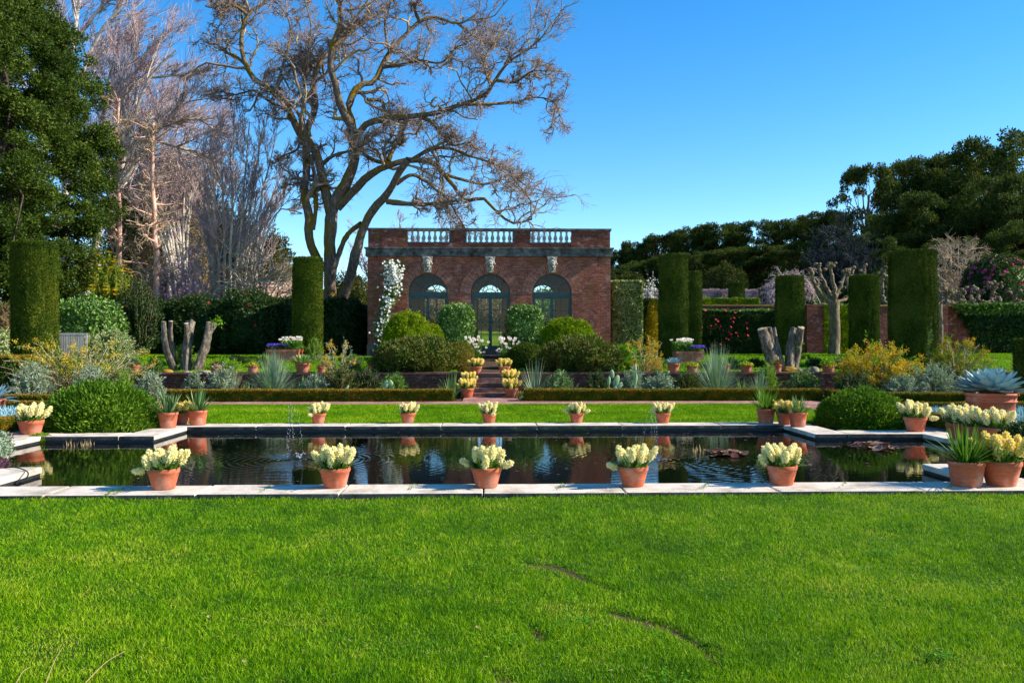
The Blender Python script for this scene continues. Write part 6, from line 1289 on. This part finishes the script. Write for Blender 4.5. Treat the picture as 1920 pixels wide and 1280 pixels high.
for px, w in ((1480, 130), (1640, 150), (1760, 150), (1880, 150)): shrub('dark_understorey_shrub', 'dark understorey shrub below the hillside oaks behind the wall', 'shrub', px, 56, w, 520, L_DARKG, .2, .5, 1.5, .2, 2.5, zc=.4, group='dark understorey shrubs')
# weeping cherry
r = np.random.default_rng(50); Yw = 54.0; b = base_at(1475, Yw); wc = thing('weeping_tree', 'weeping bare tree with drooping pinkish twigs behind the yew columns', 'tree', b); top = W(1478, 496, Yw)[2] - b[2]
a = Acc(); tk = np.array([b, b + [0, 0, top*.4], b + [.1, 0, top*.75]]); tubes(a, resample(tk, 8), np.linspace(.16, .1, 8), 7); n = 12; K = 9; t = np.linspace(0, 1, K)
th = r.random(n) * 2 * PI; rad = M(62, Yw) * (.5 + .5 * r.random(n)); hz = top * (.72 + .28 * r.random(n))
P = np.stack([b[0] + rad[:, None]*np.cos(th)[:, None]*t, b[1] + rad[:, None]*np.sin(th)[:, None]*t, b[2] + top*.7 + (hz - top*.7)[:, None]*np.sin(t*PI*.62)*1.0 - .25*top*t**3], -1); tubes(a, P, np.linspace(.06, .02, K)[None].repeat(n, 0), 5); a.build('trunk', PALEBARK, wc, b)
g1 = grow(P, np.full((n, K), .03), 26, .12, 1, .38, (30, 90), (0, 0, -.9), .2, 8, .6, .010, r, taper=.1); g2 = grow(*g1, 9, .1, 1, .55, (20, 60), (0, 0, -1.6), .12, 6, .7, .008, r, lo=.5, hi=1.4)
a = Acc(); tubes(a, *g1, 3); tubes(a, *g2, 3); a.build('twigs', TWIGP, wc, b)
# pollarded planes
def knobbed(acc, pts, w0, w1, rng, kn=3, tipn=4):
    c = resample(pts, 12); ra = np.linspace(w0, w1, 12) * (1 + .18 * np.abs(np.sin(np.arange(12) * 1.7))); tubes(acc, c + rng.normal(size=c.shape) * .03, ra, 8)
    for k in range(kn): p = c[rng.integers(3, 10)] + rng.normal(size=3) * .06; blob(acc, p, rng.uniform(.04, .085, 3), 9, 7, wb=.35, seed=k)
    for k in range(tipn): blob(acc, c[-1] + rng.normal(size=3) * .10, rng.uniform(.05, .11, 3), 9, 7, wb=.4, seed=k + 5)
def pollard(label, px, Y, trunk_w, fork_y, arms, seed, group='pollarded plane trees'):
    rr = np.random.default_rng(seed); b = base_at(px, Y); root = thing('pollarded_tree', label, 'tree', b, group=group); f = W(px, fork_y, Y); a = Acc(); c = resample([b - [0, 0, .1], b + (f - b) * .5 + [.06, 0, 0], f], 14); ra = M(trunk_w, Y) / 2 * np.interp(np.linspace(0, 1, 14), [0, .12, .8, 1], [1.35, 1.05, .95, 1.15]); tubes(a, c, ra, 12); a.build('trunk', PLANEBARK, root, b)
    for pts, w0 in arms:
        a = Acc(); q = [W(x, y, Y + dy) for x, y, dy in pts]; knobbed(a, q, M(w0, Y) * .42, M(w0 * .55, Y) * .42, rr, 5, 5); a.build('knuckled_branch', PLANEBARK, root, b)
pollard('pollarded plane with thick pale trunk and fist-like knuckles between two yews', 1563, 38.0, 20, 566, [([(1560, 568, 0), (1535, 545, -.2), (1518, 505, -.4)], 11), ([(1562, 566, 0), (1545, 530, .3), (1536, 500, .5)], 9), ([(1564, 566, 0), (1562, 530, -.2), (1556, 498, -.3)], 11), ([(1564, 565, 0), (1578, 530, .2), (1586, 512, .4)], 9), ([(1562, 568, 0), (1590, 558, .3), (1600, 535, .6)], 8), ([(1560, 566, 0), (1540, 558, .6), (1528, 530, 1.)], 8), ([(1556, 500, -.3), (1562, 496, -.4)], 8)], 1)
pollard('pollarded plane half hidden behind the yew between trunk and broad yew', 1610, 43.0, 16, 570, [([(1608, 570, 0), (1592, 545, 0), (1588, 512, 0)], 8), ([(1610, 570, 0), (1602, 535, .3), (1599, 506, .3)], 8), ([(1612, 570, 0), (1618, 540, 0), (1622, 506, 0)], 8)], 2)
pollard('pollarded plane showing in the gap before the broad yew', 1668, 43.0, 15, 572, [([(1664, 572, 0), (1652, 550, 0), (1658, 515, 0)], 9), ([(1668, 572, 0), (1668, 540, .3), (1656, 508, .3)], 7), ([(1670, 572, 0), (1682, 545, 0), (1690, 505, 0)], 8)], 3)
for k, (px, lab) in enumerate(((1762, 'slim pollarded plane trained along the wall right beside the broad yew'), (1815, 'pollarded plane with low knuckles above the triangular bare brick'), (1880, 'pollarded plane with clustered knuckles above the ivy near picture edge'))):
    rr = np.random.default_rng(k + 9); arms = [([(px, 572, 0), (px - 26, 568, 0), (px - 50 + 40 * (k == 0), 562, 0)], 6), ([(px, 572, 0), (px + 30, 566, 0), (px + 58, 563, 0)], 6)]
    for j in range(6): x = px + rr.uniform(-30 if k else -2, 50); arms.append(([(x, 567, 0), (x + rr.uniform(-6, 6), 556, .2), (x + rr.uniform(-12, 12), rr.uniform(533, 552), .2)], 5))
    pollard(lab, px, 39.6 if k == 0 else 42.4, 8, 570, arms, 20 + k)

# ------------------------------------------------------------------ in and over the water
def wpt(px, py): g = G(px, py, -.112); return np.array([g[0], g[1], -.108])
LILY = 'red-brown lily pad clusters'
for px, py, w, n, lab in ((1357, 851, 40, 95, 'reddish lily pad cluster floating near the second fountain ripples'), (1640, 838, 50, 110, 'reddish lily pad cluster with pale curled leaf near the wing corner')):
    c = wpt(px, py); rr = np.random.default_rng(px); a = Acc(); hw = M(w, c[1])
    for k in range(n):
        p = c + [rr.normal() * hw * .45, rr.normal() * hw * .5, .004 + .02 * rr.random()]; R_ = rr.uniform(.035, .09); m = 12; A_ = np.linspace(.3, 2*PI - .1, m) + rr.random() * 6; til = rr.normal(size=2) * .25
        V = np.r_[[p], np.c_[p[0] + R_*np.cos(A_), p[1] + R_*np.sin(A_), p[2] + np.maximum(-.01, R_*(np.cos(A_)*til[0] + np.sin(A_)*til[1])) + .01]]; i = np.arange(1, m); a.add(V, np.stack([np.zeros_like(i), i, i+1], -1))
    o = a.build('lily_pads', L_LILY, None, c); tag(o, lab, 'water lily', LILY)
rr = np.random.default_rng(4); a = Acc(); n = 150; x = rr.uniform(-5.6, 5.6, n); y = rr.uniform(Y0 + .3, Y1 - .2, n); Dd = nrm(np.c_[rr.normal(size=(n, 2)), np.zeros(n)]); leafs(a, np.c_[x, y, np.full(n, -.108)], Dd, np.tile([0, 0, 1.], (n, 1)), rr.uniform(.03, .10, n), rr.uniform(.02, .05, n), 0); o = a.build('floating_leaves', L_LILY); tag(o, 'small fallen leaves scattered over the dark pool water', 'leaves', kind='stuff')
for px, py, w, n, h, lab in ((150, 834, 46, 34, .13, 'cut straw-coloured reed stubs in the pool by the wing wall'), (1310, 848, 18, 16, .16, 'few dry reed stubs in the pool beside the lily pads')):
    c = wpt(px, py); rr = np.random.default_rng(px); a = Acc(); n_ = n; hw = M(w, c[1]) / 2; P0 = c + np.c_[rr.uniform(-hw, hw, n_), rr.normal(size=n_) * .12, np.full(n_, -.03)]; ribbons(a, P0, nrm(np.c_[rr.normal(size=(n_, 2)) * .15, np.ones(n_)]), h * rr.uniform(.5, 1.3, n_), .014, .05, 3); o = a.build('reed_stubs', L_DRY, None, c); tag(o, lab, 'reeds')
shrub('moss_clump', 'bright green moss clump hanging over the pool wing edge', 'moss', 76, 14.95, 42, 816, L_MOSS, .03, .6, 2.0, .2, 4, zc=.3, z=-.112)
shrub('purple_sedum', 'small purplish succulent on the near pool corner at picture edge', 'plant', 2, 11.1, 22, 862, leafmat('purple_leaf', [lin(80, 48, 70), lin(120, 76, 96)], 4), .04, .5, 2.0, .2, 4, zc=.3, z=0.0)
shrub('grey_leaf_plant', 'grey-leaved plant at the picture edge above the near pool corner', 'plant', -6, 12.6, 40, 815, L_SILVER, .06, .35, 2.0, .2, 4, zc=.3, z=-.05)
# fountains: thin arcs of water with a splash
t = NT('water_jet'); t.set(.02, .5); t.b.inputs['Transmission Weight'].default_value = .6; t.b.inputs['IOR'].default_value = 1.33; t.col((.95, .98, 1, 1)); JET = t.m
for px, py, top, s, lab in ((549, 860, 758, 1, 'thin arching fountain jet with splash nearest the tussock side'), (1222, 860, 766, -1, 'thin arching fountain jet with splash in front of the small pot by the lilies')):
    c = wpt(px, py); f = thing('fountain_jet', lab, 'fountain', c, group='pool fountain jets'); hh = 1.6 - (top - HORIZON) * c[1] / F - c[2]; rr = np.random.default_rng(px)
    for q, name in ((-1, 'water_stream'), (1, 'water_stream')):
        t_ = np.linspace(-1, 1, 26) if q > 0 else np.linspace(-.9, .8, 26); dx = .055 + .06 * (q > 0)
        P = np.c_[c[0] + s * (t_ * dx + .03 * q), np.full(26, c[1] + .03 * q), c[2] + hh * (1 - .08 * (q > 0)) * (1 - np.abs(t_) ** 2.2)]; a = Acc()
        for p in resample(P, 60): blob(a, p + rr.normal(size=3) * .006, np.array([1, 1, 2.2]) * rr.uniform(.0018, .0045), 6, 5)
        a.build(name, JET, f, c)
    a = Acc(); n = 46; th = rr.random(n) * 2 * PI; D = nrm(np.c_[np.cos(th), np.sin(th), .6 + rr.random(n)]); P0 = c + np.array([s * .10, 0, 0]) + D * (.02 + .09 * rr.random(n))[:, None]
    for p in P0: blob(a, p, np.full(3, rr.uniform(.004, .010)), 6, 4)
    a.build('splash', JET, f, c)
# loose dry stalks and leaves on the lawn
for k, (x0, y0, x1, y1) in enumerate(((160, 1279, 236, 1219), (84, 1285, 118, 1212), (30, 1280, 58, 1250))):
    p, q = G(x0, y0, -.02), G(x1, y1, .015); a = Acc(); tubes(a, resample([p, (p + q) / 2 + [0, 0, .02], q], 8), np.linspace(.0025, .0012, 8), 5); o = a.build('dry_stalk', L_DRY, None, p); tag(o, ('longest pale dry grass stalk lying on the lawn', 'thin upright dry grass stalk between two others on the lawn', 'shortest dry grass stalk in the lawn corner')[k], 'grass stalk', 'dry grass stalks')
rr = np.random.default_rng(2)
for px, py, lab in ((391 * .5, 1000, ''), (782 / 2, 1152, 'small pale fallen leaf on the lawn above the other one'), (926 / 2, 1240, 'small pale fallen leaf on the lawn near the bottom edge'), (1795 / 2, 1177, 'small pale fallen leaf on the mid lawn beside the groove'), (960 + 1345 / 2, 1063, 'small tan fallen leaf on the lawn in front of the last front pot')):
    if not lab: continue
    p = G(px, py, -.012); a = Acc(); leafs(a, p[None], nrm(rr.normal(size=(1, 3)) * [1, 1, .2]), np.array([[0, -.4, 1.]]), .04, .025, .1); o = a.build('fallen_leaf', L_DRY, None, p); tag(o, lab, 'leaf', 'fallen leaves on the lawn')

# grass and moss creeping from the coping joints and along the stone edge
rr = np.random.default_rng(31); a = Acc(); P0 = []
for px, py, n in ((222, 922, 60), (498, 917, 50), (772, 915, 40), (1049, 914, 50), (1322, 911, 60), (1580, 910, 30), (1782, 913, 60), (205, 925, 70)):
    for k in range(n): u = rr.random(); q = G(px - 8 + 16 * u + rr.normal() * 2, py - 6 + 11 * (1 - u) + rr.normal(), 0); P0.append(q)
for px, n in ((792, 26), (838, 22), (975, 60), (1020, 30), (1048, 40), (1090, 70), (1130, 50)):
    for k in range(n): q = W(px + rr.normal() * 8, 800, Y1 - .03); q[2] = rr.uniform(-.10, -.01); P0.append(q)
P0 = np.array(P0); n = len(P0); leafs(a, P0, nrm(np.c_[rr.normal(size=(n, 2)) * .8, np.ones(n) * .8]), nrm(rr.normal(size=(n, 3))), rr.uniform(.012, .035, n), .007, .1)
tag(a.build('joint_moss', L_MOSS), 'tiny moss and grass sprouting from the pool coping joints', 'moss', kind='stuff')
# a few flat clover and weed patches in the lawn
a = Acc(); P0 = []
for k in range(46):
    y = 2.8 * (8.8 / 2.8) ** rr.random(); c = np.array([(rr.random() * 2 - 1) * .6 * y, y]); P0.append(c + rr.normal(size=(int(rr.uniform(20, 110)), 2)) * rr.uniform(.04, .16))
P0 = np.concatenate(P0); P0 = P0[P0[:, 1] < 9.0]; n = len(P0); D = nrm(np.c_[rr.normal(size=(n, 2)), .25 * np.ones(n)]); leafs(a, np.c_[P0, lawn_z(P0) + .022 + .012 * rr.random(n)], D, np.tile([0, 0, 1.], (n, 1)), rr.uniform(.014, .03, n), rr.uniform(.010, .018, n), .05)
tag(a.build('lawn_clover', leafmat('clover_leaf', [lin(40, 96, 10), lin(72, 128, 16), lin(104, 150, 30)], 2)), 'small flat clover and weed leaves scattered through the lawn', 'clover', kind='stuff')
n = 2600; y = 2.4 * (9.0 / 2.4) ** rr.random(n); P0 = np.c_[(rr.random(n) * 2 - 1) * .62 * y, y]; a = Acc(); leafs(a, np.c_[P0, lawn_z(P0) + .012], nrm(np.c_[rr.normal(size=(n, 2)), .35 * np.ones(n)]), nrm(rr.normal(size=(n, 3)) + [0, 0, 1]), rr.uniform(.02, .06, n), .0022, .1)
tag(a.build('dry_clippings', L_DRY), 'dry straw-coloured grass clippings lying in the lawn', 'clippings', kind='stuff')

pts = [G(x, y, z) for x, y, z in ((4, 876, .006), (30, 876, .03), (50, 883, .012), (52, 892, .006), (40, 902, .006), (33, 908, -.05))]; a = Acc(); tubes(a, resample(pts, 24), np.full(24, .008), 6, cap=True); o = a.build('pool_cable', IRON, None, pts[0]); tag(o, 'thin black cable looping over the near pool corner slab', 'cable')
